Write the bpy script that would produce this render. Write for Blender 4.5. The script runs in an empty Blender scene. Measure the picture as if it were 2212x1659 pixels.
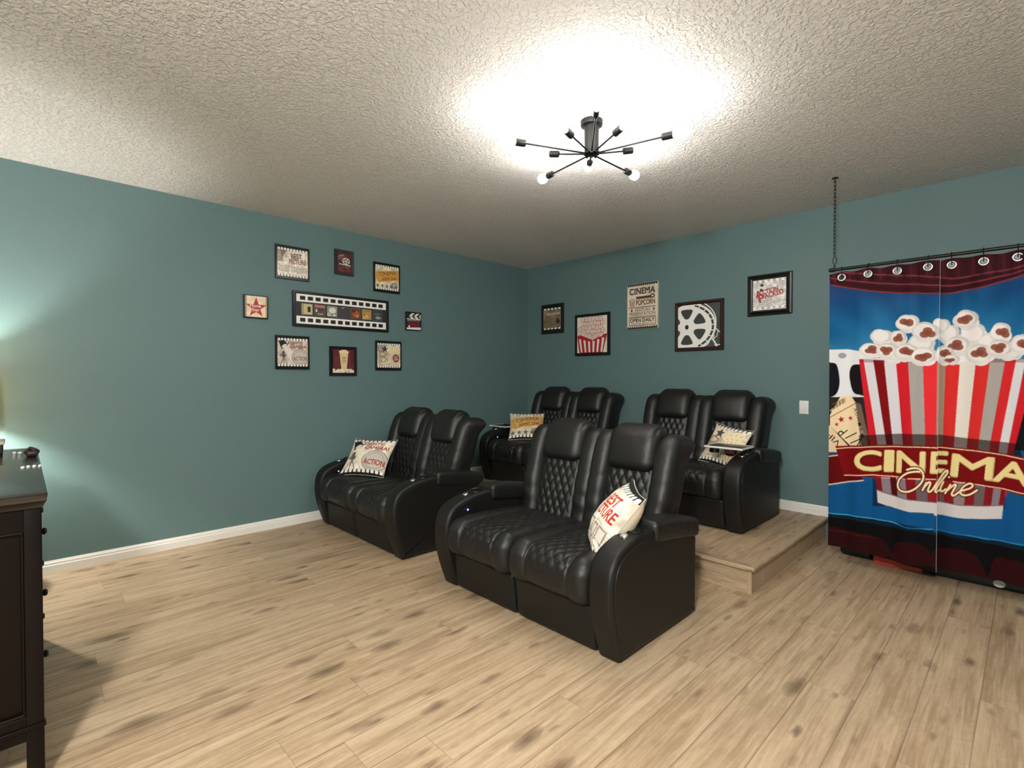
import bpy, math, random
import numpy as np
from mathutils import Vector, Matrix
PI = math.pi
C = bpy.context.scene.collection
sc = bpy.context.scene
random.seed(7); rng = np.random.default_rng(11)

# ------------------------------------------------------------------ camera
FPX = 1092.0; CAM = np.array([4.6346, -4.7953, 1.3348])
# camera axes in world: columns = right, down, forward
RW = np.array([[0.697150, 0.010831, -0.716843],
               [0.716925, -0.010533, 0.697070],
               [0.0, -0.999886, -0.015108]])
cam = bpy.data.objects.new('camera', bpy.data.cameras.new('camera')); C.objects.link(cam)
cam.data.sensor_width = 36.0; cam.data.lens = FPX/2212*36.0; cam.data.clip_start = 0.05
M4 = Matrix.Identity(4)
for r in range(3):
    M4[r][0] = RW[r][0]; M4[r][1] = -RW[r][1]; M4[r][2] = -RW[r][2]; M4[r][3] = CAM[r]
cam.matrix_world = M4
sc.camera = cam

# ------------------------------------------------------------------ world, lights, exposure
sc.view_settings.view_transform = 'Standard'; sc.view_settings.look = 'None'
sc.view_settings.gamma = 1.0; sc.view_settings.use_curve_mapping = False
sc.view_settings.exposure = 1.1
wd = bpy.data.worlds.new('world'); sc.world = wd; wd.use_nodes = True
wd.node_tree.nodes['Background'].inputs[0].default_value = (1, .95, .88, 1)
wd.node_tree.nodes['Background'].inputs[1].default_value = 0.03
BULB_W = 62.0       # emission strength of the ceiling bulbs
LAMP_W = 34.0       # table lamp by the left wall
REAR_W = 206.0       # second ceiling light of the room, behind the camera
sc.cycles.use_denoising = True
sc.cycles.max_bounces = 8; sc.cycles.diffuse_bounces = 5
sc.cycles.sample_clamp_indirect = 6.0

def point_light(name, loc, power, col, r):
    l = bpy.data.lights.new(name, 'POINT'); l.energy = power; l.color = col; l.shadow_soft_size = r
    o = bpy.data.objects.new(name, l); C.objects.link(o); o.location = loc; return o
point_light('ceiling_light_glow', (4.75, -5.70, 2.38), REAR_W, (1, .965, .91), .15)
point_light('table_lamp_glow', (.27, -5.07, 1.22), LAMP_W, (1, .96, .88), .03)

CEIL = 2.74
def at(px, py, ax, v):
    "point of the photograph (px, py) on the world plane axis=v"
    r = RW @ np.array([(px-1106)/FPX, (py-829.5)/FPX, 1.0]); t = (v-CAM[ax])/r[ax]
    return CAM + t*r

# ------------------------------------------------------------------ materials
def s2l(c):
    c = np.asarray(c, float)/255.0
    return np.where(c <= .04045, c/12.92, ((c+.055)/1.055)**2.4)
MATS = {}
def mat(name, col, rough=.5, metal=0.0, bump=None, coat=0.0, spec=None, emit=None, var=0.0):
    m = bpy.data.materials.new(name); m.use_nodes = True; nt = m.node_tree; b = nt.nodes['Principled BSDF']
    b.inputs['Base Color'].default_value = (*col, 1); b.inputs['Roughness'].default_value = rough
    b.inputs['Metallic'].default_value = metal; b.inputs['Coat Weight'].default_value = coat
    if spec is not None: b.inputs['Specular IOR Level'].default_value = spec
    if emit: b.inputs['Emission Color'].default_value = (*emit[0], 1); b.inputs['Emission Strength'].default_value = emit[1]
    tc = nt.nodes.new('ShaderNodeTexCoord')
    if bump:
        prev = None
        for (scale, dist, detail) in bump:
            n = nt.nodes.new('ShaderNodeTexNoise'); n.inputs['Scale'].default_value = scale; n.inputs['Detail'].default_value = detail
            nt.links.new(tc.outputs['Object'], n.inputs['Vector'])
            bp = nt.nodes.new('ShaderNodeBump'); bp.inputs['Distance'].default_value = dist
            nt.links.new(n.outputs[0], bp.inputs['Height'])
            if prev: nt.links.new(prev.outputs[0], bp.inputs['Normal'])
            prev = bp
        nt.links.new(prev.outputs[0], b.inputs['Normal'])
    if var:
        n = nt.nodes.new('ShaderNodeTexNoise'); n.inputs['Scale'].default_value = 6; n.inputs['Detail'].default_value = 5
        nt.links.new(tc.outputs['Object'], n.inputs['Vector'])
        mx = nt.nodes.new('ShaderNodeMix'); mx.data_type = 'RGBA'
        mx.inputs['A'].default_value = (*[c*(1-var) for c in col], 1); mx.inputs['B'].default_value = (*[min(1, c*(1+var)) for c in col], 1)
        nt.links.new(n.outputs[0], mx.inputs['Factor']); nt.links.new(mx.outputs['Result'], b.inputs['Base Color'])
    MATS[name] = m
    return m
leather = mat('black_leather', (.0065, .0064, .0060), .46, bump=[(16, .004, 3), (420, .0005, 2)], spec=.5)
leather_flat = mat('black_leather_panel', (.0065, .0063, .0056), .5, bump=[(300, .0006, 2)], spec=.35)
seam = mat('black_thread', (.006, .006, .006), .6)
gloss = mat('black_gloss_plastic', (.008, .008, .009), .12)
blackmetal = mat('black_metal', (.012, .012, .012), .38, .4)
chrome = mat('brushed_chrome', (.75, .75, .76), .22, 1.0)
steel = mat('polished_steel', (.62, .63, .65), .25, 1.0)
frame_black = mat('black_frame_wood', (.006, .006, .0065), .28, var=.2)
frame_brown = mat('dark_red_frame_wood', (.030, .008, .008), .3, var=.2)
frame_grey = mat('grey_brown_frame_wood', (.028, .022, .022), .4, var=.2)
cream_edge = mat('cream_board', (.62, .58, .50), .6, var=.05)
white_paint = mat('white_trim_paint', (.80, .78, .74), .35, var=.03)
bright_rim = mat('bright_tray_edge', (.86, .86, .84), .35, .3)
white_plastic = mat('white_plastic', (.82, .82, .80), .35)
dark_wood = mat('dark_espresso_wood', (.0035, .0016, .0011), .38, var=.35, spec=.18)
dark_top = mat('dark_polished_top', (.016, .013, .010), .20, var=.2, coat=.3)
tan = mat('tan_board', (.42, .36, .27), .5, var=.1)
blue_led = mat('blue_led', (.05, .05, .3), .3, emit=((.16, .14, 1.0), 2.5))
bulb_mat = mat('lit_bulb', (1, 1, 1), .4, emit=((1, .965, .91), BULB_W))
shade_mat = mat('lamp_shade_linen', (.75, .66, .48), .8, bump=[(200, .001, 2)])
shade_mat.node_tree.nodes['Principled BSDF'].inputs['Transmission Weight'].default_value = 0.0
nt = shade_mat.node_tree; tr = nt.nodes.new('ShaderNodeBsdfTranslucent'); tr.inputs[0].default_value = (.80, .62, .36, 1)
mxs = nt.nodes.new('ShaderNodeMixShader'); mxs.inputs[0].default_value = .35
nt.links.new(nt.nodes['Principled BSDF'].outputs[0], mxs.inputs[1]); nt.links.new(tr.outputs[0], mxs.inputs[2])
nt.links.new(mxs.outputs[0], nt.nodes['Material Output'].inputs[0])
black_case = mat('black_case', (.006, .006, .006), .45, var=.2)
red_case = mat('red_orange_case', (.50, .055, .03), .45, var=.1)
dark_orn = mat('dark_plum_ornament', (.020, .009, .011), .5, var=.3)

def wall_material():
    m = mat('teal_wall_paint', (.115, .191, .194), .50, bump=[(160, .0012, 3)], spec=.35)
    return m
teal = wall_material()

def ceiling_material():
    m = mat('knockdown_ceiling', (.80, .78, .755), .75)
    nt = m.node_tree; b = nt.nodes['Principled BSDF']
    tc = nt.nodes.new('ShaderNodeTexCoord')
    n1 = nt.nodes.new('ShaderNodeTexNoise'); n1.inputs['Scale'].default_value = 52; n1.inputs['Detail'].default_value = 3; n1.inputs['Distortion'].default_value = .6
    rp = nt.nodes.new('ShaderNodeValToRGB'); rp.color_ramp.elements[0].position = .44; rp.color_ramp.elements[1].position = .58
    n2 = nt.nodes.new('ShaderNodeTexNoise'); n2.inputs['Scale'].default_value = 130; n2.inputs['Detail'].default_value = 4
    add = nt.nodes.new('ShaderNodeMath'); add.operation = 'MULTIPLY_ADD'; add.inputs[1].default_value = .45
    for n in (n1, n2): nt.links.new(tc.outputs['Object'], n.inputs['Vector'])
    nt.links.new(n1.outputs[0], rp.inputs[0]); nt.links.new(n2.outputs[0], add.inputs[0]); nt.links.new(rp.outputs[0], add.inputs[2])
    bp = nt.nodes.new('ShaderNodeBump'); bp.inputs['Distance'].default_value = .0050; bp.inputs['Strength'].default_value = 1.0
    nt.links.new(add.outputs[0], bp.inputs['Height']); nt.links.new(bp.outputs[0], b.inputs['Normal'])
    return m
ceil_mat = ceiling_material()

def plank_material(name, along='Y', width=.178, length=1.52, shift=(0, 0)):
    m = bpy.data.materials.new(name); m.use_nodes = True; nt = m.node_tree; L = nt.links; b = nt.nodes['Principled BSDF']
    N = nt.nodes.new
    def math_(op, a, bb=None, c=None):
        n = N('ShaderNodeMath'); n.operation = op
        for i, v in enumerate((a, bb, c)):
            if v is None: continue
            if isinstance(v, (int, float)): n.inputs[i].default_value = v
            else: L.new(v, n.inputs[i])
        return n.outputs[0]
    tc = N('ShaderNodeTexCoord'); sp = N('ShaderNodeSeparateXYZ'); L.new(tc.outputs['Object'], sp.inputs[0])
    if along == 'Y': ux, uy, uz = sp.outputs[0], sp.outputs[1], sp.outputs[2]
    elif along == 'X': ux, uy, uz = sp.outputs[1], sp.outputs[0], sp.outputs[2]
    if along == 'X': ux = math_('ADD', ux, uz)
    ux = math_('ADD', ux, 10.0+shift[0]); uy = math_('ADD', uy, 20.0+shift[1])
    pi_ = math_('DIVIDE', ux, width); idx = math_('FLOOR', pi_); fr = math_('FRACT', pi_)
    wn = N('ShaderNodeTexWhiteNoise'); wn.noise_dimensions = '1D'; L.new(idx, wn.inputs['W'])
    yo = math_('MULTIPLY_ADD', wn.outputs['Value'], 3.7, uy)
    pl = math_('DIVIDE', yo, length); jdx = math_('FLOOR', pl); fl = math_('FRACT', pl)
    seed = math_('MULTIPLY_ADD', jdx, 7.31, math_('MULTIPLY', idx, 3.17))
    wn2 = N('ShaderNodeTexWhiteNoise'); wn2.noise_dimensions = '1D'; L.new(seed, wn2.inputs['W'])
    # grain coordinates
    cv = N('ShaderNodeCombineXYZ'); L.new(math_('MULTIPLY', ux, 1.0), cv.inputs[0]); L.new(uy, cv.inputs[1]); L.new(math_('MULTIPLY', wn2.outputs['Value'], 40.0), cv.inputs[2])
    def noise(sx, sy, scale, detail, dist=0.0):
        mp = N('ShaderNodeMapping'); mp.inputs['Scale'].default_value = (sx, sy, 1); L.new(cv.outputs[0], mp.inputs[0])
        n = N('ShaderNodeTexNoise'); n.inputs['Scale'].default_value = scale; n.inputs['Detail'].default_value = detail; n.inputs['Distortion'].default_value = dist
        L.new(mp.outputs[0], n.inputs['Vector']); return n.outputs[0]
    broad = noise(11, .9, 1.0, 5, 1.6); fine = noise(70, 3.2, 1.0, 6, .8); soft = noise(6, 3, 1.0, 2); worm = noise(34, 15, 1.0, 3, 1.5)
    # knots: stretched voronoi cells, some of them dark
    mp = N('ShaderNodeMapping'); mp.inputs['Scale'].default_value = (7.4, 2.9, 1); L.new(cv.outputs[0], mp.inputs[0])
    vo = N('ShaderNodeTexVoronoi'); vo.inputs['Scale'].default_value = 1.0; L.new(mp.outputs[0], vo.inputs['Vector'])
    nd = noise(40, 14, 1.0, 3)
    vd = math_('ADD', vo.outputs['Distance'], math_('MULTIPLY', math_('SUBTRACT', nd, .5), .22))
    sepc = N('ShaderNodeSeparateColor'); L.new(vo.outputs['Color'], sepc.inputs[0])
    sel = math_('GREATER_THAN', sepc.outputs[0], .22)
    size = math_('MULTIPLY_ADD', sepc.outputs[1], .20, .12)
    kn = N('ShaderNodeMapRange'); kn.clamp = True; L.new(vd, kn.inputs['Value']); L.new(size, kn.inputs['From Max']); kn.inputs['From Min'].default_value = 0.0
    kn.inputs['To Min'].default_value = 1.0; kn.inputs['To Max'].default_value = 0.0
    knot = math_('MULTIPLY', math_('POWER', kn.outputs[0], .7), sel)
    mp2 = N('ShaderNodeMapping'); mp2.inputs['Scale'].default_value = (15, 5.5, 1); mp2.inputs['Location'].default_value = (3.3, 1.7, 0); L.new(cv.outputs[0], mp2.inputs[0])
    vo2 = N('ShaderNodeTexVoronoi'); vo2.inputs['Scale'].default_value = 1.0; L.new(mp2.outputs[0], vo2.inputs['Vector'])
    sep2 = N('ShaderNodeSeparateColor'); L.new(vo2.outputs['Color'], sep2.inputs[0])
    fk = N('ShaderNodeMapRange'); fk.clamp = True; L.new(math_('ADD', vo2.outputs['Distance'], math_('MULTIPLY', math_('SUBTRACT', nd, .5), .3)), fk.inputs['Value']); fk.inputs['From Max'].default_value = .28
    fk.inputs['To Min'].default_value = 1.0; fk.inputs['To Max'].default_value = 0.0
    fleck = math_('MULTIPLY', fk.outputs[0], math_('GREATER_THAN', sep2.outputs[0], .62))
    # long dark streaks
    st = noise(28, 1.7, 1.0, 3, .3)
    sm = N('ShaderNodeMapRange'); sm.clamp = True; L.new(st, sm.inputs['Value']); sm.inputs['From Min'].default_value = .57; sm.inputs['From Max'].default_value = .70
    streak = sm.outputs[0]
    ramp = N('ShaderNodeValToRGB'); cr = ramp.color_ramp
    cr.elements[0].position = .36; cr.elements[0].color = (.33, .233, .139, 1)
    cr.elements[1].position = .64; cr.elements[1].color = (.56, .432, .293, 1)
    tone = math_('ADD', math_('MULTIPLY', broad, .50), math_('ADD', math_('MULTIPLY', fine, .42), math_('ADD', math_('ADD', math_('MULTIPLY', soft, .06), math_('MULTIPLY', math_('SUBTRACT', worm, .5), .16)), math_('MULTIPLY', math_('SUBTRACT', wn2.outputs['Value'], .5), .07))))
    L.new(tone, ramp.inputs[0])
    def mixc(f, a, col, blend='MIX'):
        n = N('ShaderNodeMix'); n.data_type = 'RGBA'; n.blend_type = blend
        L.new(f, n.inputs['Factor']); L.new(a, n.inputs['A']); n.inputs['B'].default_value = (*col, 1); return n.outputs['Result']
    col = mixc(math_('MULTIPLY', streak, .55), ramp.outputs[0], (.22, .145, .085))
    col = mixc(math_('MULTIPLY', fleck, .75), col, (.14, .09, .055))
    col = mixc(math_('MULTIPLY', knot, .85), col, (.085, .052, .030))
    # seams
    e1 = math_('MINIMUM', fr, math_('SUBTRACT', 1.0, fr)); e2 = math_('MULTIPLY', math_('MINIMUM', fl, math_('SUBTRACT', 1.0, fl)), length/width)
    e2 = math_('ADD', e2, .006); ed = math_('MINIMUM', e1, e2)
    se = N('ShaderNodeMapRange'); se.clamp = True; L.new(ed, se.inputs['Value']); se.inputs['From Min'].default_value = .004; se.inputs['From Max'].default_value = .016
    se.inputs['To Min'].default_value = 1.0; se.inputs['To Max'].default_value = 0.0
    col = mixc(math_('MULTIPLY', se.outputs[0], .55), col, (.12, .08, .05))
    L.new(col, b.inputs['Base Color'])
    b.inputs['Roughness'].default_value = .42; b.inputs['Specular IOR Level'].default_value = .35
    bp = N('ShaderNodeBump'); bp.inputs['Distance'].default_value = .0008
    L.new(math_('SUBTRACT', fine, se.outputs[0]), bp.inputs['Height']); L.new(bp.outputs[0], b.inputs['Normal'])
    return m
floor_mat = plank_material('oak_planks', 'Y', shift=(-(3.966 % .178)+.178-(10 % .178), 0))
deck_mat = plank_material('oak_platform_planks', 'Y', shift=(.03, .6))
board_mat = plank_material('oak_boards_crosswise', 'X', width=.40, length=2.2, shift=(.1, .3))
nosing_mat = plank_material('oak_nosing', 'X', width=.40, length=2.2, shift=(.3, .7)); nosing_mat.node_tree.nodes['Principled BSDF'].inputs['Roughness'].default_value = .26; nosing_mat.node_tree.nodes['Principled BSDF'].inputs['Specular IOR Level'].default_value = .6
side_mat = plank_material('oak_side_boards', 'Y', width=.40, length=2.2, shift=(.05, .2))

def print_material(name, rough, coat=0.0, bump=None, spec=None):
    m = mat(name, (1, 1, 1), rough, bump=bump, coat=coat, spec=spec); nt = m.node_tree
    a = nt.nodes.new('ShaderNodeAttribute'); a.attribute_name = 'Col'
    nt.links.new(a.outputs['Color'], nt.nodes['Principled BSDF'].inputs['Base Color'])
    return m
print_glossy = print_material('printed_paper_under_glass', .32, coat=.6)
print_matt = print_material('printed_board', .55)
print_cloth = print_material('printed_cushion_cotton', .85, bump=[(260, .0012, 2)])
print_curtain = print_material('printed_curtain_polyester', .8, bump=[(30, .002, 2)], spec=.12)

# ------------------------------------------------------------------ mesh helpers
class MB:
    def __init__(s): s.v = []; s.f = []; s.m = []
    def add(s, v, f, m=0):
        o = len(s.v); s.v.extend([tuple(map(float, p)) for p in v]); s.f.extend([tuple(i+o for i in q) for q in f]); s.m.extend([m]*len(f)); return s
    def build(s, name, mats, parent=None, smooth=40):
        me = bpy.data.meshes.new(name); me.from_pydata(s.v, [], s.f); me.validate(); me.update()
        if not isinstance(mats, (list, tuple)): mats = [mats]
        for m in mats: me.materials.append(m)
        if len(mats) > 1: me.polygons.foreach_set('material_index', s.m)
        if smooth:
            me.shade_smooth()
            if smooth < 180: me.set_sharp_from_angle(angle=math.radians(smooth))
        o = bpy.data.objects.new(name, me); C.objects.link(o)
        if parent: o.parent = parent
        return o
def box(mb, x0, x1, y0, y1, z0, z1, m=0):
    v = [(x, y, z) for z in (z0, z1) for y in (y0, y1) for x in (x0, x1)]
    return mb.add(v, [(0, 2, 3, 1), (4, 5, 7, 6), (0, 1, 5, 4), (2, 6, 7, 3), (0, 4, 6, 2), (1, 3, 7, 5)], m)
def axis_list(h, r, n, step):
    a = [-h + r*(1-math.cos(PI/2*i/n)) for i in range(n)]
    k = max(1, int(round(2*(h-r)/step)))
    mid = [-(h-r) + 2*(h-r)*i/k for i in range(k+1)]
    return a + mid + [-q for q in reversed(a)]
def rbox(mb, c, s, r, n=4, step=1e9, warp=None, disp=None, m=0):
    "rounded box; disp(p, normal) -> amount along the normal; warp(p) -> p"
    hx, hy, hz = s[0]/2, s[1]/2, s[2]/2; r = min(r, hx*.999, hy*.999, hz*.999)
    A = [axis_list(h, r, n, step) for h in (hx, hy, hz)]; H = (hx, hy, hz)
    idx = {}; V = []; F = []
    def vert(p):
        k = tuple(round(q, 6) for q in p)
        if k in idx: return idx[k]
        inner = [max(-(H[i]-r), min(H[i]-r, p[i])) for i in range(3)]
        d = [p[i]-inner[i] for i in range(3)]; l = math.sqrt(sum(q*q for q in d)) or 1
        nrm = [q/l for q in d]; q = [inner[i]+nrm[i]*r for i in range(3)]
        if disp:
            a = disp(q, nrm); q = [q[i]+nrm[i]*a for i in range(3)]
        q = [q[i]+c[i] for i in range(3)]
        if warp: q = warp(q)
        idx[k] = len(V); V.append(q); return idx[k]
    for ax in range(3):
        b, d = (ax+1) % 3, (ax+2) % 3
        for sgn in (-1, 1):
            for i in range(len(A[b])-1):
                for j in range(len(A[d])-1):
                    q = []
                    for (ii, jj) in ((i, j), (i+1, j), (i+1, j+1), (i, j+1)):
                        p = [0, 0, 0]; p[ax] = sgn*H[ax]; p[b] = A[b][ii]; p[d] = A[d][jj]; q.append(vert(p))
                    if sgn < 0: q.reverse()
                    F.append(q)
    return mb.add(V, F, m)
def tube(mb, path, r, n=10, closed=False, caps=True, m=0):
    P = [Vector(p) for p in path]; N = len(P); rad = r if isinstance(r, (list, tuple)) else [r]*N
    t0 = (P[1]-P[0]).normalized(); up = Vector((0, 0, 1)) if abs(t0.z) < .9 else Vector((1, 0, 0))
    a = t0.cross(up).normalized(); V = []
    for i in range(N):
        if closed: t = (P[(i+1) % N]-P[i-1]).normalized()
        else: t = (P[min(i+1, N-1)]-P[max(i-1, 0)]).normalized()
        a = (a - t*a.dot(t)).normalized(); b = t.cross(a)
        for k in range(n):
            w = 2*PI*k/n; V.append(P[i] + (a*math.cos(w)+b*math.sin(w))*rad[i])
    F = []
    for i in range(N if closed else N-1):
        for k in range(n):
            i2 = (i+1) % N; F.append((i*n+k, i*n+(k+1) % n, i2*n+(k+1) % n, i2*n+k))
    if not closed and caps: F.append(tuple(reversed(range(n)))); F.append(tuple((N-1)*n+k for k in range(n)))
    return mb.add(V, F, m)
def lathe(mb, prof, n=24, mtx=None, m=0, caps=True):
    "prof: (radius, height) list revolved about Z"
    V = []; F = []
    for (r, h) in prof:
        for k in range(n):
            p = Vector((r*math.cos(2*PI*k/n), r*math.sin(2*PI*k/n), h)); V.append(mtx @ p if mtx else p)
    for i in range(len(prof)-1):
        for k in range(n): F.append((i*n+k, i*n+(k+1) % n, (i+1)*n+(k+1) % n, (i+1)*n+k))
    if caps and prof[0][0] > 1e-6: F.append(tuple(reversed(range(n))))
    if caps and prof[-1][0] > 1e-6: F.append(tuple((len(prof)-1)*n+k for k in range(n)))
    return mb.add(V, F, m)
def smooth_path(pts, n=8, closed=False):
    P = [np.array(p, float) for p in pts]; out = []; N = len(P)
    for i in range(N if closed else N-1):
        p0 = P[i-1] if (closed or i > 0) else P[0]; p1 = P[i]; p2 = P[(i+1) % N]; p3 = P[(i+2) % N] if (closed or i+2 < N) else P[-1]
        for k in range(n):
            t = k/n; out.append(.5*((2*p1)+(-p0+p2)*t+(2*p0-5*p1+4*p2-p3)*t*t+(-p0+3*p1-3*p2+p3)*t**3))
    if not closed: out.append(P[-1])
    return out
def thing(name, label, cat, loc=(0, 0, 0), rotz=0, group=None):
    o = bpy.data.objects.new(name, None); C.objects.link(o); o.location = loc; o.rotation_euler = (0, 0, rotz); o.empty_display_size = .1
    o['label'] = label; o['category'] = cat
    if group: o['group'] = group
    return o
def tag(o, label, cat, group=None):
    o['label'] = label; o['category'] = cat
    if group: o['group'] = group
    return o
def struct(o): o['kind'] = 'structure'; return o
def copy_tree(o, parent=None):
    kids = list(o.children); c = o.copy(); C.objects.link(c); c.parent = parent
    for k in kids: copy_tree(k, c)
    return c
def align_z(d, loc):
    "matrix taking +Z to direction d at loc"
    q = Vector((0, 0, 1)).rotation_difference(Vector(d).normalized()); return Matrix.Translation(loc) @ q.to_matrix().to_4x4()

# ------------------------------------------------------------------ print canvas (procedural drawing, becomes a colour attribute)
_gl = {}
def glyphs(s, bold=.0):
    if (s, bold) in _gl: return _gl[(s, bold)]
    cu = bpy.data.curves.new('glyph', 'FONT'); cu.body = s; cu.offset = bold; cu.resolution_u = 4
    ob = bpy.data.objects.new('glyph', cu); C.objects.link(ob)
    dg = bpy.context.evaluated_depsgraph_get(); me = ob.evaluated_get(dg).to_mesh(); me.calc_loop_triangles()
    V = np.array([v.co[:2] for v in me.vertices]); T = np.array([t.vertices[:] for t in me.loop_triangles])
    ob.evaluated_get(dg).to_mesh_clear(); bpy.data.objects.remove(ob); bpy.data.curves.remove(cu)
    lo = V.min(0); hi = V.max(0); V = (V-lo)/(hi-lo); _gl[(s, bold)] = (V, T); return V, T
class Canvas:
    def __init__(s, w, h, bg, xf=None, ss=3):
        s.w, s.h, s.ss = w, h, ss; s.W, s.H = w*ss, h*ss
        s.a = np.empty((s.H, s.W, 3)); s.a[:] = bg
        s.xf = xf or (lambda p: np.asarray(p, float))     # user -> 0..1
    def px(s, pts):
        p = np.asarray([s.xf(q) for q in np.asarray(pts, float)]); return p*np.array([s.W, s.H])
    def _bb(s, P):
        x0, y0 = np.floor(P.min(0)).astype(int); x1, y1 = np.ceil(P.max(0)).astype(int)+1
        return max(0, x0), min(s.W, x1), max(0, y0), min(s.H, y1)
    def _put(s, x0, x1, y0, y1, m, col, alpha, mul=False):
        sub = s.a[y0:y1, x0:x1]; m = m.astype(float)[..., None]*alpha
        sub[:] = sub*(1-m) + (sub*np.asarray(col, float) if mul else np.asarray(col, float))*m
    def polypx(s, P, col, alpha=1.0, mul=False):
        x0, x1, y0, y1 = s._bb(P)
        if x1 <= x0 or y1 <= y0: return
        X = np.arange(x0, x1)[None, :]+.5; Y = np.arange(y0, y1)[:, None]+.5; ins = np.zeros((y1-y0, x1-x0), bool)
        for i in range(len(P)):
            a, b = P[i], P[(i+1) % len(P)]
            if a[1] == b[1]: continue
            ins ^= ((a[1] > Y) != (b[1] > Y)) & (X < (b[0]-a[0])*(Y-a[1])/(b[1]-a[1])+a[0])
        s._put(x0, x1, y0, y1, ins, col, alpha, mul)
    def poly(s, pts, col, alpha=1.0, mul=False): s.polypx(s.px(pts), col, alpha, mul)
    def rect(s, x0, y0, x1, y1, col, alpha=1.0): s.poly([(x0, y0), (x1, y0), (x1, y1), (x0, y1)], col, alpha)
    def ell(s, cx, cy, rx, ry, col, alpha=1.0, rot=0, n=28):
        t = np.linspace(0, 2*PI, n, endpoint=False); c, q = math.cos(rot), math.sin(rot)
        X = rx*np.cos(t); Y = ry*np.sin(t); s.poly(np.stack([cx+X*c-Y*q, cy+X*q+Y*c], 1), col, alpha)
    def line(s, pts, w, col, alpha=1.0, smooth=0):
        if smooth: pts = smooth_path(pts, smooth)
        pts = np.asarray(pts, float)
        for i in range(len(pts)-1):
            d = pts[i+1]-pts[i]; l = np.hypot(*d)
            if l < 1e-9: continue
            n = np.array([-d[1], d[0]])/l*w/2
            s.poly([pts[i]+n, pts[i+1]+n, pts[i+1]-n, pts[i]-n], col, alpha)
        if alpha == 1.0:
            for p in pts: s.ell(p[0], p[1], w/2, w/2, col, n=10)
    def star(s, cx, cy, r, col, alpha=1.0, rot=0, inner=.42):
        s.poly([(cx+(r if k % 2 == 0 else r*inner)*math.sin(rot+k*PI/5), cy-(r if k % 2 == 0 else r*inner)*math.cos(rot+k*PI/5)) for k in range(10)], col, alpha)
    def text(s, t, cx, cy, w, h, col, rot=0, shear=0, bold=.0, alpha=1.0):
        V, T = glyphs(t, 0.0); X = (V[:, 0]-.5)*w + (V[:, 1]-.5)*h*shear; Y = -(V[:, 1]-.5)*h
        c, q = math.cos(math.radians(rot)), math.sin(math.radians(rot))
        P0 = np.stack([cx+X*c-Y*q, cy+X*q+Y*c], 1); rb = max(0, bold)*h*1.15; P = s.px(P0)
        offs = [np.zeros(2)] + ([s.px(P0[:1]+np.array([[rb*math.cos(w_), rb*math.sin(w_)]]))[0]-P[0] for w_ in np.linspace(0, 2*PI, 8, endpoint=False)] if rb > 0 else [])
        ex = max(np.abs(o_).max() for o_ in offs); x0, x1, y0, y1 = s._bb(np.concatenate([P-ex, P+ex]))
        if x1 <= x0 or y1 <= y0: return
        m = np.zeros((y1-y0, x1-x0), bool)
        for tri, o_ in [(t_, o_) for o_ in offs for t_ in T]:
            a, b, d = P[tri]+o_; u0 = max(x0, int(min(a[0], b[0], d[0]))); u1 = min(x1, int(max(a[0], b[0], d[0]))+2)
            v0 = max(y0, int(min(a[1], b[1], d[1]))); v1 = min(y1, int(max(a[1], b[1], d[1]))+2)
            if u1 <= u0 or v1 <= v0: continue
            XX = np.arange(u0, u1)[None, :]+.5; YY = np.arange(v0, v1)[:, None]+.5
            e = [(q2[0]-q1[0])*(YY-q1[1])-(q2[1]-q1[1])*(XX-q1[0]) for q1, q2 in ((a, b), (b, d), (d, a))]
            m[v0-y0:v1-y0, u0-x0:u1-x0] |= ((e[0] >= 0) & (e[1] >= 0) & (e[2] >= 0)) | ((e[0] <= 0) & (e[1] <= 0) & (e[2] <= 0))
        s._put(x0, x1, y0, y1, m, col, alpha)
    def noise(s, cells, amp, seed=0, box=None):
        g = np.random.default_rng(seed).random((cells[1]+2, cells[0]+2))-.5
        y = np.linspace(0, cells[1], s.H); x = np.linspace(0, cells[0], s.W); yi = y.astype(int); xi = x.astype(int)
        fy = (y-yi)[:, None]; fx = (x-xi)[None, :]; fy = fy*fy*(3-2*fy); fx = fx*fx*(3-2*fx)
        n = (g[yi][:, xi]*(1-fy)*(1-fx)+g[yi+1][:, xi]*fy*(1-fx)+g[yi][:, xi+1]*(1-fy)*fx+g[yi+1][:, xi+1]*fy*fx)
        s.a += (n*amp*2)[..., None]; np.clip(s.a, 0, 255, s.a)
    def out(s):
        a = s.a.reshape(s.h, s.ss, s.w, s.ss, 3).mean((1, 3)); return s2l(np.clip(a, 0, 255))
def sheet(name, img, pos, material, parent=None, flip=False):
    "grid mesh carrying img (h, w, 3) as colour attribute; pos(u, v arrays)->(..., 3)"
    h, w, _ = img.shape; u, v = np.meshgrid(np.linspace(0, 1, w), np.linspace(0, 1, h)); P = pos(u, v).reshape(-1, 3)
    i = np.arange(h*w).reshape(h, w); q = np.stack([i[1:, :-1], i[1:, 1:], i[:-1, 1:], i[:-1, :-1]], -1).reshape(-1, 4)
    if flip: q = q[:, ::-1]
    me = bpy.data.meshes.new(name); me.vertices.add(len(P)); me.vertices.foreach_set('co', P.astype(np.float32).ravel())
    me.loops.add(q.size); me.loops.foreach_set('vertex_index', q.astype(np.int32).ravel()); me.polygons.add(len(q))
    me.polygons.foreach_set('loop_start', np.arange(0, q.size, 4, dtype=np.int32))
    me.update(calc_edges=True)
    at_ = me.color_attributes.new('Col', 'FLOAT_COLOR', 'POINT')
    c = np.ones((h*w, 4), np.float32); c[:, :3] = img.reshape(-1, 3); at_.data.foreach_set('color', c.ravel())
    me.shade_smooth(); me.materials.append(material)
    o = bpy.data.objects.new(name, me); C.objects.link(o)
    if parent: o.parent = parent
    return o

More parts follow.
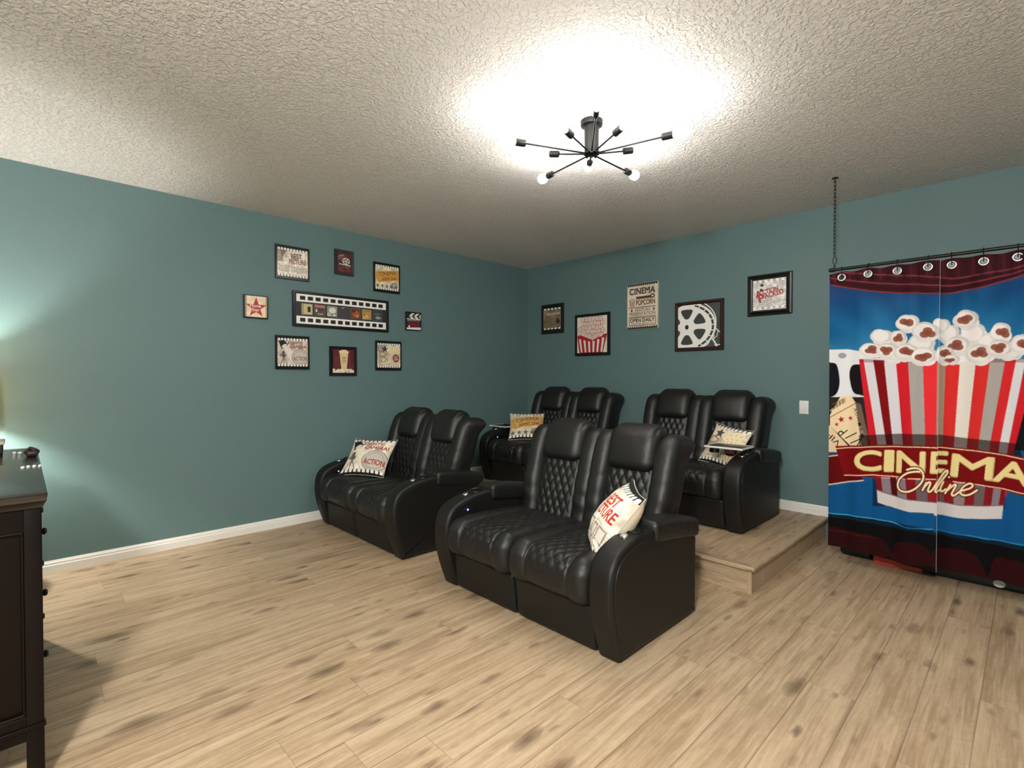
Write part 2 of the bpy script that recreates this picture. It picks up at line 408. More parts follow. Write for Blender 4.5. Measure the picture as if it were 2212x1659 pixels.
# ------------------------------------------------------------------ room shell
RX, RY = 6.6, -8.2
def slab(name, x0, x1, y0, y1, z0, z1, m):
    mb = MB(); box(mb, x0, x1, y0, y1, z0, z1); return struct(mb.build(name, m, smooth=0))
slab('floor', -.1, RX+.1, RY-.1, .1, -.1, 0, floor_mat)
slab('ceiling', -.1, RX+.1, RY-.1, .1, CEIL, CEIL+.1, ceil_mat)
slab('wall_left', -.1, 0, RY, .1, 0, CEIL, teal)
slab('wall_back', 0, RX, 0, .1, 0, CEIL, teal)
slab('wall_right', RX, RX+.1, RY, .1, 0, CEIL, teal)
slab('wall_front', -.1, RX+.1, RY-.1, RY, 0, CEIL, teal)
PZ, PX, PY = .170, 3.478, -1.630          # platform top, right edge, front edge
BASE_PROF = [(0, 0), (.017, 0), (.017, .050), (.013, .056), (.013, .068), (.007, .076), (.006, .083), (0, .083)]
def baseboard(name, runs, side):
    mb = MB()
    for (a, b, z) in runs:
        V = []
        for t in (a, b):
            for (o, h) in BASE_PROF: V.append((o, t, z+h) if side == 'left' else (t, -o, z+h))
        n = len(BASE_PROF); F = [(i, (i+1) % n, n+(i+1) % n, n+i) for i in range(n)] + [tuple(range(n)), tuple(n+k for k in reversed(range(n)))]
        if side == 'left': F = [tuple(reversed(f)) for f in F]
        mb.add(V, F)
    return struct(mb.build(name, white_paint, smooth=30))
baseboard('baseboard_left', [(RY, PY, 0), (PY, 0, PZ)], 'left')
baseboard('baseboard_back', [(.017, PX, PZ), (PX, RX, 0)], 'back')

# ------------------------------------------------------------------ seating platform
t = thing('seating_platform', 'low oak plank platform under the two rear loveseats', 'platform', (0, 0, 0))
mb = MB(); box(mb, .001, PX-.032, PY+.032, -.001, PZ-.014, PZ); mb.build('deck', deck_mat, t, smooth=0)
mb = MB(); box(mb, .001, PX-.035, PY+.030, PY+.045, 0, PZ-.014); mb.build('front_riser', board_mat, t, smooth=0)
mb = MB(); box(mb, PX-.045, PX-.030, PY+.045, -.001, 0, PZ-.014); mb.build('side_riser', side_mat, t, smooth=0)
mb = MB(); box(mb, PX-.052, PX-.024, PY+.024, PY+.030, 0, PZ-.024); mb.build('corner_trim', side_mat, t, smooth=0)
def nosing(a, b, out, name, m):
    mb = MB(); prof = [(-.012, PZ-.024), (.012, PZ-.024), (.019, PZ-.020), (.021, PZ-.012), (.019, PZ-.003), (.012, PZ+.002), (-.040, PZ+.002), (-.042, PZ)]
    V = []
    for k, p in enumerate((a, b)):
        for (o, h) in prof: V.append((p[0]+out[0]*o + (o if (k == 1 and out[1]) else 0), p[1]+out[1]*o - (o if (k == 0 and out[0]) else 0), h))
    n = len(prof); F = [(i, (i+1) % n, n+(i+1) % n, n+i) for i in range(n)] + [tuple(reversed(range(n))), tuple(n+k for k in range(n))]
    mb.add(V, F); mb.build(name, m, t, smooth=35)
nosing((.001, PY+.020), (PX-.020, PY+.020), (0, -1), 'front_nosing', nosing_mat)
nosing((PX-.020, PY+.020), (PX-.020, -.001), (1, 0), 'side_nosing', side_mat)

# ------------------------------------------------------------------ loveseat recliner (front faces -Y, origin at the front centre on the ground)
HW, AT = .677, .134            # half width, arm thickness
def lean(z): return .537 + max(0, z-.36)*.300 + max(0, .36-z)*-.20
ARM = smooth_path([(.0, .012), (-.034, .10), (-.066, .20), (-.082, .30), (-.081, .39), (-.060, .462), (-.010, .515), (.08, .549), (.18, .568), (.285, .577)], 5)
ARM = [tuple(p) for p in ARM] + [(.34, .566), (.40, .545), (.50, .515), (.62, .485), (.735, .455), (.750, .440), (.750, .30), (.748, .15), (.745, .012)]
def resample(P, n):
    P = np.array(P+[P[0]], float); d = np.r_[0, np.cumsum(np.hypot(*np.diff(P, axis=0).T))]; s = np.linspace(0, d[-1], n, endpoint=False)
    return np.stack([np.interp(s, d, P[:, 0]), np.interp(s, d, P[:, 1])], 1)
def inset(P, a):
    t = np.roll(P, -1, 0)-np.roll(P, 1, 0); t /= np.hypot(t[:, 0], t[:, 1])[:, None]; return P + np.stack([t[:, 1], -t[:, 0]], 1)*a
def arm_mesh(name, parent, x0, outer):
    P = resample(ARM, 150); ar = .5*np.sum(P[:, 0]*np.roll(P[:, 1], -1)-np.roll(P[:, 0], -1)*P[:, 1]); sg = 1 if ar < 0 else -1
    mb = MB(); rings = []; r = .026
    def ring(x, a): return [(x, p[0], max(.006, p[1])) for p in inset(P, sg*a)]
    seq = [(-AT/2, .040), (-AT/2, r+.003)] + [(-AT/2+r*(1-math.cos(th)), r*(1-math.sin(th))) for th in np.linspace(.15, PI/2, 6)]
    seq = seq + [(-x, a) for (x, a) in reversed(seq)]
    V = []; n = len(P)
    for (x, a) in seq: V += ring(x0+x, a)
    F = [(i*n+k, i*n+(k+1) % n, (i+1)*n+(k+1) % n, (i+1)*n+k) for i in range(len(seq)-1) for k in range(n)]
    o_ = (len(seq)-1)*n; V += [(x0+seq[0][0], .40, .25), (x0+seq[-1][0], .40, .25)]; cA = len(seq)*n
    F += [((k+1) % n, k, cA) for k in range(n)] + [(o_+k, o_+(k+1) % n, cA+1) for k in range(n)]
    if sg < 0: F = [tuple(reversed(f)) for f in F]
    mb.add(V, F); a = mb.build(name, leather_flat, parent, smooth=50)
    for p in a.data.polygons: p.use_smooth = len(p.vertices) == 4
    xo = x0+outer*(AT/2+.0005); mb = MB(); Q = inset(P, sg*.034)
    pts = [(xo, p[0], p[1]) for p in Q if p[1] > .05 and p[0] < .27][::2]
    tube(mb, pts, .0022, 6); mb.build('piping', leather, a)
    return a
def arm_top(y):
    return float(np.interp(y, [p[0] for p in ARM[30:46]], [p[1] for p in ARM[30:46]]))
def quilt(x, s, dx, dy):
    a = x/dx + s/dy; b = x/dx - s/dy
    ga = abs(a-round(a)); gb = abs(b-round(b)); g = min(ga, gb)*min(dx, dy)
    return .0105*min(1, (4*ga*gb)**.45*1.15) - .0040*math.exp(-(g/.0040)**2)
def seat_mesh(parent, xc):
    W, D, H = .538, .66, .20
    def disp(p, n):
        x, y, z = p
        s = (y+D/2) if n[2] > .7 else ((y+D/2) - (H/2-z))      # runs over the front edge
        a = 0.0; top = max(0, n[2]); fr = max(0, -n[1])
        if top+fr <= .05: return 0.0
        cz = 1 if z > -H/2+.02 else 0
        g = math.exp(-((abs(x)-.142)/.0055)**2)
        a -= .010*g*(top+fr)
        if abs(x) < .142:
            a += .006*(1-(x/.142)**2)*(top+fr)
            fade = max(0, min(1, (s+.085)/.05))
            a += (.66*quilt(x, s+.03, .062, .098)-.004)*fade*min(1, top+fr)
        else:
            q = (abs(x)-.21)/.07; a += .020*max(0, 1-q*q)*(top+fr)
        a += .010*(1-(x/.278)**2)*top
        a += .0025*math.sin(31*x+17*y)*math.sin(23*y+9*z)*(abs(x) > .142)
        return a
    def warp(p):
        x, y, z = p; q = (y+.07)/.66
        k = max(0, min(1, (z-.235)/.16))
        z2 = z + k*(.012*math.sin(PI*min(1, max(0, q))) - .030*max(0, q-.2))
        return [x, y - .020*math.sin(PI*max(0, min(1, (z-.235)/.19))), z2]
    mb = MB(); rbox(mb, (xc, -.075+D/2+.012, .332), (W, D, H), .062, n=10, step=.0060, disp=disp, warp=warp)
    return mb.build('seat_cushion', leather, parent, smooth=180)
def back_mesh(parent, xc):
    # padded shell behind, with a rolled top edge
    def warp(p):
        x, y, z = p; return [x, y+lean(z)+.05*max(0, (z-.80)/.15)**2*0, z]
    mb = MB(); rbox(mb, (xc, .130, .63), (.590, .12, .66), .050, n=5, step=.06, warp=warp)
    b = mb.build('backrest', leather_flat, parent, smooth=180)
    # quilted centre
    def dq(p, n):
        if n[1] > -.5: return 0
        x, _, z = p; e = max(0, 1-(abs(x)/.155)**4); return (quilt(x, z, .058, .105) + .006)*e
    mb = MB(); rbox(mb, (xc, .085, .585), (.335, .10, .46), .03, n=4, step=.0060, warp=warp, disp=dq)
    mb.build('quilted_panel', leather, b, smooth=180)
    # side wings
    for s in (-1, 1):
        xw = xc + s*.2225; out = (s*xc > 0)
        def dw(p, n):
            x, y, z = p; f = max(0, -n[1]); a = 0
            a += .020*f*(1-(x/.075)**2)
            a -= .009*math.exp(-((z-.035)/.0055)**2)*max(f, .5*abs(n[0]))
            a += .0035*math.sin(55*z+11*x+xc*9)*math.exp(-((z+.15)/.12)**2)*f
            return a
        def ww(p):
            x, y, z = p; top = max(0, (z-.80)/.19); low = max(0, (.60-z)/.3)
            y2 = y+lean(z)+.03*top*top + .030*low
            y2 += (.030*math.exp(-((z-.935)/.05)**2)*max(0, (y-.06)/.12) if out else 0)
            x2 = x + (s*.010*max(0, (z-.55)/.4) + s*.014*math.exp(-((z-.93)/.06)**2)*max(0, s*(x-xw)/.07)*max(0, (y-.04)/.14) if out else 0) - (s*.022*max(0, min(1, (.62-z)/.2)) if out else 0)
            return [x2, y2, z - (.055*max(0, (y-.10)/.2)*top if not out else .035*max(0, (y-.10)/.2)*top) - .012*(abs((x-xw)/.075))**2*top]
        mb = MB(); rbox(mb, (xw, .098, .675), (.152, .200 if out else .17, .62), .060, n=7, step=.016, warp=ww, disp=dw)
        mb.build('wing', leather, b, smooth=180)
    # headrest pillow
    def dh(p, n):
        x, y, z = p; f = max(0, -n[1]); a = .022*f*(1-(x/.175)**2)*(1-(z/.15)**2)
        a -= .010*math.exp(-((abs(x)-.150)/.010)**2 - ((z-.115)/.03)**2)
        a -= .006*math.exp(-((abs(x)-.128)/.006)**2 - ((z-.140)/.015)**2)
        return a
    def wh(p):
        x, y, z = p; top = max(0, (z-.93)/.11)
        return [x, y+lean(z)+.018*top*top - .02*max(0, (.80-z)/.05)*0, z - .040*max(0, (y-.06)/.12)*top]
    mb = MB(); rbox(mb, (xc, .080, .900), (.350, .180, .285), .072, n=9, step=.014, warp=wh, disp=dh)
    mb.build('headrest', leather, b, smooth=180)
    return b
def loveseat(label):
    t = thing('reclining_loveseat', label, 'loveseat', group='black leather reclining loveseats')
    mb = MB(); box(mb, -HW+AT-.01, HW-AT+.01, .02, .72, .018, .33)
    for x in (-.60, .60):
        for y in (.05, .68): box(mb, x-.03, x+.03, y-.03, y+.03, 0, .02)
    mb.build('base', seam, t, smooth=0)
    for s in (-1, 1):
        x0 = s*(HW-AT/2); a = arm_mesh('arm', t, x0, s)
        def wp(p): return [p[0], p[1], p[2] - .062*(p[1]-.30)/.44 + .010*math.sin(PI*max(0, min(1, (p[1]-.28)/.48)))*(p[2] > .53)]
        mb = MB(); rbox(mb, (x0, .528, .553), (AT+.030, .470, .105), .030, n=5, step=.03, warp=wp); mb.build('armrest_pad', leather, a, smooth=180)
        zc = arm_top(.215); tl = align_z((0, -.10, 1), (x0, .215, zc-.004))
        mb = MB(); lathe(mb, [(.030, .001), (.0385, .006), (.0415, .011), (.045, .010), (.047, .004), (.047, 0)], 32, tl); mb.build('cup_holder_rim', steel if False else blackmetal, a, smooth=40)
        mb = MB(); lathe(mb, [(.0, .0055), (.036, .0058), (.037, .0015), (.0, .001)], 32, tl); mb.build('cup_holder_well', gloss, a, smooth=40)
        zb = arm_top(.125); mb = MB(); lathe(mb, [(.0, .010), (.012, .010), (.018, .007), (.020, .003), (.020, -.004)], 28, align_z((0, -.26, 1), (x0, .125, zb))); mb.build('touch_button', chrome, a, smooth=40)
        # oval control panel on the inner face
        xi = x0 - s*(AT/2); mb = MB(); ov = [(.122+.062*math.copysign(abs(math.cos(w))**.8, math.cos(w)), .478+.022*math.copysign(abs(math.sin(w))**.8, math.sin(w))) for w in np.linspace(0, 2*PI, 28, endpoint=False)]
        n = len(ov); V = [(xi+s*.003, y, z) for y, z in ov] + [(xi-s*.003, .122+(y-.122)*.95, .478+(z-.478)*.9) for y, z in ov]
        mb.add(V, [(i, (i+1) % n, n+(i+1) % n, n+i) for i in range(n)] + [tuple(range(n)), tuple(n+k for k in reversed(range(n)))])
        cp = mb.build('control_panel', gloss, a, smooth=30)
        mb = MB(); lathe(mb, [(.0, .002), (.006, .002), (.007, 0)], 14, align_z((-s, 0, 0), (xi-s*.003, .088, .478))); mb.build('power_button', blue_led, a, smooth=40)
    for xc in (-.2715, .2715):
        seat_mesh(t, xc)
        def wf(p): return [p[0], p[1] - .030*max(0, min(1, p[2]/.24)), p[2]]
        mb = MB(); rbox(mb, (xc, .030, .128), (.530, .07, .222), .020, n=4, step=.05, warp=wf); mb.build('footrest_panel', leather_flat, t, smooth=180)
        back_mesh(t, xc)
    return t
SEATS = [(2.656, -2.83, 0, 'foremost black leather loveseat on the floor with a BEST PICTURE cushion'),
         (.814, -2.83, 0, 'black leather loveseat on the floor by the left wall with a LIGHTS CAMERA ACTION cushion'),
         (2.505, -1.02, PZ+.0025, 'black leather loveseat on the platform nearest the cinema curtain, under the film reel picture'),
         (.978, -1.03, PZ+.0025, 'black leather loveseat on the platform in the corner of the two walls')]
proto = loveseat(SEATS[0][3])
for i, (x, y, z, lab) in enumerate(SEATS):
    o = proto if i == 0 else copy_tree(proto); o.location = (x, y, z); o['label'] = lab
    if i == 1:                                                      # the one by the left wall is less reclined
        for ch in o.children:
            if ch.name.startswith('backrest'): ch.location.y = -.05

# ------------------------------------------------------------------ printed designs (u right, v down)
def film_edges(c, n=9, top=True, bottom=True, d=.105):
    for on, v0, v1, hv in ((top, 0, d, d*.72), (bottom, 1-d, 1, 1-d*.72)):
        if not on: continue
        c.rect(0, v0, 1, v1, (12, 11, 12))
        for k in range(n):
            x = (k+.5)/n; w = .36/n; c.poly([(x-w*.7, hv-.035), (x+w*.7, hv-.035), (x+w, hv-.02), (x+w, hv+.02), (x+w*.7, hv+.035), (x-w*.7, hv+.035), (x-w, hv+.02), (x-w, hv-.02)], (245, 240, 230))
def art_best(n, pillow=False):
    c = Canvas(n, n, (226, 214, 198))
    c.noise((7, 7), 36, 3); c.noise((22, 22), 26, 4)
    c.poly([(0, .1), (.34, .1), (.20, .30), (.16, .46), (0, .52)], (120, 98, 82), .55); c.poly([(.1, .1), (.30, .1), (.14, .36)], (84, 68, 58), .5)
    red = (176, 42, 32) if pillow else (104, 50, 42); r2 = (176, 42, 32) if pillow else (128, 64, 56)
    c.text('BEST', .62, .27, .36, .16, red if pillow else (74, 40, 36), rot=-4, bold=.025)
    c.text('PICTURE', .66, .45, .56, .16, r2, rot=-2, bold=.025)
    for k in range(7):
        y = .60+.045*k; c.line([(0, y+.03*math.sin(k)), (.25, y-.02), (.5, y+.03), (.75, y-.01), (1, y+.02)], .010, (150, 140, 130), .6, smooth=4)
    for (x, y, w, h) in ((.06, .62, .14, .20), (.24, .60, .15, .22), (.44, .62, .14, .2), (.62, .64, .14, .2), (.80, .62, .16, .2)):
        c.rect(x, y, x+w, y+h, (92, 86, 80), .6 if pillow else .28); c.rect(x+.02, y+.025, x+w-.02, y+h-.03, (226, 218, 204), .9 if pillow else .5)
    for k in range(6): c.ell(.12+.15*k, .84+.02*math.sin(k*2), .07, .035, (244, 240, 232), .8)
    film_edges(c, 10); return c.out()
def art_reel_small(n):
    c = Canvas(int(n*.8), n, (92, 42, 42)); c.noise((5, 6), 22, 5)
    c.rect(0, .38, 1, .60, (58, 50, 50), .9); c.rect(0, 0, 1, .05, (70, 50, 50)); c.poly([(.05, .20), (.42, .10), (.44, .14), (.07, .24)], (200, 190, 186), .8)
    for k in range(4): c.line([(.08, .22+.045*k), (.44, .20+.05*k)], .010, (170, 156, 152), .8)
    c.ell(.62, .42, .27, .17, (214, 206, 200))
    for k in range(5): c.ell(.62+.15*math.sin(k*2*PI/5), .42-.095*math.cos(k*2*PI/5), .066, .042, (70, 44, 44))
    c.ell(.62, .42, .03, .02, (70, 44, 44)); c.poly([(.12, .56), (.95, .60), (.95, .665), (.12, .62)], (206, 198, 192)); c.line([(.2, .60), (.86, .63)], .012, (120, 100, 98))
    c.ell(.66, .74, .12, .02, (190, 170, 166), .7); return c.out()
def art_ticket(n, pillow=False):
    c = Canvas(n, n, (222, 206, 178)); c.noise((8, 8), 28, 6); c.noise((25, 25), 18, 7)
    o = (220, 176, 100) if pillow else (214, 160, 72)
    c.poly([(.02, .30), (.98, .16), (.99, .54), (.14, .70), (.02, .56)], o); c.line([(.08, .34), (.93, .21), (.94, .50), (.16, .645), (.08, .34)], .012, (150, 100, 48))
    c.text('CINEMA', .53, .335, .72, .13, (112, 72, 40), rot=-9, bold=.012)
    c.line([(.24, .475), (.80, .395)], .012, (160, 112, 56), .8); c.text('ADMIT ONE', .58, .515, .62, .095, (150, 44, 26), rot=-9, bold=.03)
    c.ell(.80, .76, .16, .12, (116, 108, 102), .6); c.ell(.82, .76, .08, .06, (196, 188, 178), .8)
    for k in range(5): c.star(.10+.19*k, .82, .085, (84, 80, 80), .85)
    film_edges(c, 10); return c.out()
def art_star(n):
    c = Canvas(n, n, (236, 216, 186)); c.noise((6, 6), 18, 8); c.rect(0, 0, .07, 1, (150, 122, 88), .7); c.rect(.93, 0, 1, 1, (150, 122, 88), .7)
    c.star(.5, .55, .50, (178, 54, 54), inner=.40)
    c.rect(.22, .36, .78, .72, (178, 54, 54), .0)
    c.text('Movie', .47, .46, .50, .15, (246, 232, 216), bold=.02); c.text('Star', .48, .65, .34, .14, (246, 232, 216), bold=.02); return c.out()
def art_film(w):
    h = int(w*.315); c = Canvas(w, h, (40, 40, 40))
    for v0, v1 in ((.025, .27), (.73, .975)):
        c.rect(.012, v0, .988, v1, (244, 242, 236))
        for k in range(12): x = .047+.0774*k; c.rect(x, (v0+v1)/2-.062, x+.052, (v0+v1)/2+.062, (22, 22, 22))
    cols = [(200, 184, 140), (92, 70, 64), (150, 150, 136), (44, 46, 46), (110, 50, 34), (176, 140, 76), (40, 56, 70)]
    for k, q in enumerate(cols):
        x0 = .065+.128*k; x1 = x0+.104; c.rect(x0-.006, .31, x1+.006, .69, (96, 92, 88)); c.rect(x0, .33, x1, .67, q)
        a, b = (x1-x0), .34
        if k == 0:
            for j in range(5): c.rect(x0+.006, .35+.064*j, x0+.016, .385+.064*j, (60, 50, 30))
            c.text('1', x0+.072, .50, .026, .17, (40, 34, 28), bold=.010)
        if k == 1: c.rect(x0, .33, x1, .42, (196, 104, 104)); c.ell(x0+.05, .47, .05, .05, (60, 60, 52)); c.rect(x0+.01, .47, x0+.025, .56, (232, 228, 220)); c.rect(x0+.03, .60, x1-.02, .64, (170, 160, 140))
        if k == 2: c.ell(x0+.055, .47, .036, .10, (220, 220, 208)); c.line([(x0+.02, .55), (x0+.085, .60)], .012, (46, 46, 44)); c.ell(x0+.02, .60, .018, .045, (236, 236, 230)); c.ell(x0+.02, .60, .008, .02, (30, 30, 30)); c.ell(x0+.075, .62, .012, .03, (236, 236, 230))
        if k == 3: [c.line([(x0+.012, .40+.07*j), (x1-.012, .41+.07*j)], .012, (150, 150, 148), .7) for j in range(4)]; c.line([(x0+.03, .36), (x0+.05, .34)], .012, (230, 230, 226))
        if k == 4: c.ell(x0+.055, .52, .042, .12, (170, 96, 48), .8); c.ell(x0+.03, .42, .02, .06, (96, 16, 14)); c.ell(x0+.07, .58, .02, .05, (206, 150, 90), .8)
        if k == 5: c.line([(x0+.02, .40), (x0+.085, .37)], .012, (60, 44, 20)); c.ell(x0+.04, .58, .03, .06, (236, 206, 130), .8); c.line([(x0+.02, .48), (x0+.03, .58), (x0+.06, .62)], .008, (70, 50, 30))
        if k == 6: c.ell(x0+.05, .45, .04, .06, (84, 108, 122), .8); c.ell(x0+.06, .58, .035, .05, (190, 180, 130), .8)
    return c.out()
def art_clapper(n):
    w = int(n*.97); c = Canvas(w, n, (238, 232, 226)); c.rect(0, .40, 1, .93, (36, 34, 38)); c.noise((6, 6), 10, 9)
    c.rect(0, .0, 1, .36, (22, 20, 22))
    for k in range(3):
        x = .16+.34*k; c.poly([(x, .20), (x+.22, .04), (x+.40, .04), (x+.20, .20)], (240, 236, 230)); c.poly([(x, .22), (x+.20, .22), (x+.36, .36), (x+.16, .36)], (240, 236, 230))
    c.poly([(.06, .42), (.95, .40), (.95, .48), (.06, .52)], (120, 116, 116)); c.poly([(.08, .58), (.94, .52), (.94, .80), (.08, .86)], (112, 22, 44)); c.noise((16, 16), 22, 10)
    c.ell(.16, .82, .06, .05, (250, 246, 240)); c.poly([(0, .90), (1, .84), (1, 1), (0, 1)], (240, 232, 226)); return c.out()
def art_lights(n, pillow=False):
    c = Canvas(n, n, (228, 218, 202) if pillow else (206, 190, 176)); c.noise((8, 8), 28, 12); c.noise((24, 24), 20, 13)
    red = (150, 34, 26) if pillow else (120, 50, 46)
    c.poly([(.22, .40), (.36, .30), (.80, .90), (.50, .92)], (246, 236, 208) if pillow else (236, 228, 214), .8)
    c.poly([(.04, .14), (.20, .10), (.34, .24), (.28, .34), (.14, .40), (.08, .26)], (20, 18, 20)); c.ell(.24, .30, .10, .065, (228, 218, 204), rot=-.4); c.line([(.12, .12), (.2, .08), (.26, .13)], .012, (20, 18, 20)); c.line([(.30, .28), (.38, .16)], .02, (20, 18, 20))
    g = (76, 70, 66); c.ell(.19, .52, .045, .06, g, .9); c.rect(.14, .56, .26, .66, g, .9); c.poly([(.12, .55), (.05, .60), (.13, .64)], g, .8)
    for dx in (-.10, 0, .12): c.line([(.20, .66), (.20+dx, .88)], .016, g)
    c.text('LIGHTS!', .58, .19, .46, .095, red, bold=.02); c.text('CAMERA!', .68, .31, .54, .10, red, bold=.025)
    for rr, q in ((.29, (132, 126, 120)), (.265, (214, 206, 194)), (.22, (160, 152, 146)), (.20, (214, 206, 194))): c.ell(.74, .66, rr, rr*.95, q, .75)
    c.text('ACTION', .74, .70, .46, .13, (166, 48, 36) if pillow else (142, 92, 88), bold=.02)
    film_edges(c, 10); return c.out()
def art_cup(n):
    c = Canvas(n, n, (96, 26, 30)); c.noise((9, 2), 20, 14)
    for k in range(6): c.rect(.02+.17*k, 0, .06+.17*k, 1, (70, 14, 18), .5)
    c.poly([(.32, .16), (.72, .16), (.64, .92), (.40, .92)], (222, 200, 150)); c.ell(.52, .12, .22, .07, (232, 214, 168))
    for k, (x, y) in enumerate(((.36, .10), (.46, .06), (.58, .06), (.68, .11))): c.ell(x, y, .07, .05, (236, 220, 180))
    c.text('POP', .52, .36, .17, .075, (96, 70, 46), bold=.01); c.text('CORN', .52, .47, .19, .075, (96, 70, 46), bold=.01); c.line([(.44, .56), (.6, .56)], .02, (126, 96, 64))
    g = np.random.default_rng(5)
    for k in range(70): c.ell(g.random(), .86+.16*g.random(), .05, .04, tuple(np.array((246, 238, 214))-g.random()*30))
    return c.out()
def art_popcorn(n, pillow=False):
    c = Canvas(n, n, (218, 204, 182)); c.noise((7, 7), 34, 15); c.noise((20, 20), 24, 16)
    if not pillow: c.poly([(0, .1), (.4, .1), (.30, .40), (0, .34)], (120, 112, 104), .6)
    c.star(.32, .26, .15, (60, 54, 54), .9)
    c.line([(.06, .42), (.2, .36), (.38, .46), (.24, .54), (.08, .50)], .05, (146, 112, 80), .7, smooth=5); c.line([(.10, .62), (.25, .56), (.40, .66), (.24, .74), (.12, .68)], .045, (160, 132, 100), .7, smooth=5)
    c.text('Movie', .26, .84, .36, .07, (170, 146, 116), rot=-8)
    c.poly([(.52, .40), (.98, .36), (.92, .92), (.62, .92)], (236, 222, 190))
    for k in range(5): c.poly([(.54+.095*k, .40), (.585+.095*k, .395), (.66+.06*k, .92), (.635+.06*k, .92)], (206, 178, 132), .8)
    for (x, y) in ((.52, .32), (.62, .24), (.74, .20), (.86, .22), (.94, .30), (.70, .33), (.82, .33), (.60, .37)): c.ell(x, y, .085, .07, (240, 226, 186)); c.ell(x+.02, y+.01, .04, .03, (222, 198, 146), .8)
    c.ell(.80, .60, .145, .15, (126, 22, 22)); c.text('POP', .80, .55, .15, .075, (244, 232, 212), rot=-8, bold=.02); c.text('CORN', .80, .645, .21, .085, (244, 232, 212), rot=-8, bold=.02)
    film_edges(c, 10); return c.out()
def art_hollywood(n):
    c = Canvas(n, n, (142, 122, 98)); c.noise((5, 5), 26, 17); c.poly([(0, .5), (.35, .36), (.7, .52), (1, .44), (1, .9), (0, .9)], (124, 98, 72), .7); c.line([(0, .64), (.3, .58), (.5, .74), (1, .70)], .03, (92, 62, 44), .6, smooth=5)
    c.text('HOLLYWOOD', .57, .30, .74, .085, (232, 224, 206), bold=.02); c.ell(.82, .62, .11, .09, (40, 34, 32), .9); c.ell(.78, .52, .04, .04, (40, 34, 32), .9)
    film_edges(c, 5, d=.13); return c.out()
def art_redpop(n):
    c = Canvas(n, n, (236, 228, 210)); red = (176, 30, 42)
    c.poly([(.0, .52), (.14, .50), (.52, .66), (.92, .50), (1, .50), (.86, 1), (.08, 1)], red)
    for k in range(6): x0 = .06+.155*k; x1 = .12+.13*k; yy = .56+.10*(1-abs(k-2.4)/2.6); c.poly([(x0, yy+.03), (x0+.075, yy+.05), (x1+.07, .985), (x1+.015, .985)], (240, 232, 214))
    g = np.random.default_rng(3); pts = []
    for j, y in enumerate((.08, .19, .30, .41, .51)):
        for k in range(6):
            x = .20+.12*k+(.05 if j % 2 else 0) + .02*(g.random()-.5)
            if abs(x-.53) < .36+.05*j and not (j == 4 and abs(x-.52) > .28): pts.append((x, y+.03*(g.random()-.5)))
    pts += [(.52, .59), (.42, .55), (.62, .55), (.08, .44), (.10, .33)]
    for (x, y) in pts:
        a0 = g.random()*6
        for (q, rr, col) in ((0, .044, red), (1, .033, (238, 230, 214))):
            for k in range(4): w = a0+k*PI/2; c.ell(x+.034*math.cos(w), y+.030*math.sin(w), rr, rr*.92, col)
            if q: c.ell(x, y, .03, .026, col)
        c.line([(x-.022, y-.006), (x+.004, y+.010), (x+.014, y-.018)], .010, red)
    return c.out()
def art_cinema(n):
    w = int(n*.757); c = Canvas(w, n, (226, 210, 188)); c.noise((4, 6), 14, 18); k_ = (34, 26, 26); b_ = (86, 52, 46)
    for v, s in ((0, 1), (1, -1)):
        c.rect(0, min(v, v+s*.030), 1, max(v, v+s*.030), (14, 12, 14))
        for k in range(14): x = (k+.28)/14; c.rect(x, min(v+s*.030, v+s*.055), x+.038, max(v+s*.030, v+s*.055), (14, 12, 14))
    c.text('CINEMA', .5, .165, .84, .13, k_, bold=.035)
    for x in (.10, .245, .29, .345, .47, .535, .66, .70, .85): c.rect(x-.0, .222, x+.055, .232, k_); c.rect(x, .098, x+.05, .108, k_)
    c.rect(.30, .285, .78, .33, b_); c.ell(.84, .30, .075, .048, b_); c.ell(.84, .30, .035, .022, (226, 210, 188)); c.line([(.30, .34), (.90, .335)], .012, b_)
    c.text('POPCORN', .61, .42, .62, .11, b_, bold=.03)
    c.poly([(.08, .38), (.26, .38), (.235, .50), (.11, .50)], (160, 104, 92)); c.poly([(.13, .39), (.16, .39), (.16, .495), (.14, .495)], (226, 210, 188)); c.poly([(.20, .39), (.225, .39), (.205, .495), (.185, .495)], (226, 210, 188))
    for (x, y) in ((.09, .36), (.14, .34), (.20, .34), (.25, .36)): c.ell(x, y, .035, .022, (190, 160, 146))
    c.rect(.06, .515, .94, .527, k_); c.rect(.06, .53, .94, .534, k_)
    c.text('FEATURE', .52, .585, .50, .065, b_); c.text('PRESENTATION', .50, .665, .86, .07, b_); c.star(.15, .585, .05, b_); c.star(.88, .585, .05, b_)
    c.rect(.06, .722, .94, .732, k_)
    c.line([(.07, .75), (.93, .75), (.93, .92), (.07, .92), (.07, .75)], .012, k_)
    c.text('OPEN DAILY', .5, .81, .80, .075, k_, bold=.035); c.text('Matinee half price', .5, .885, .70, .045, b_, shear=.3); return c.out()
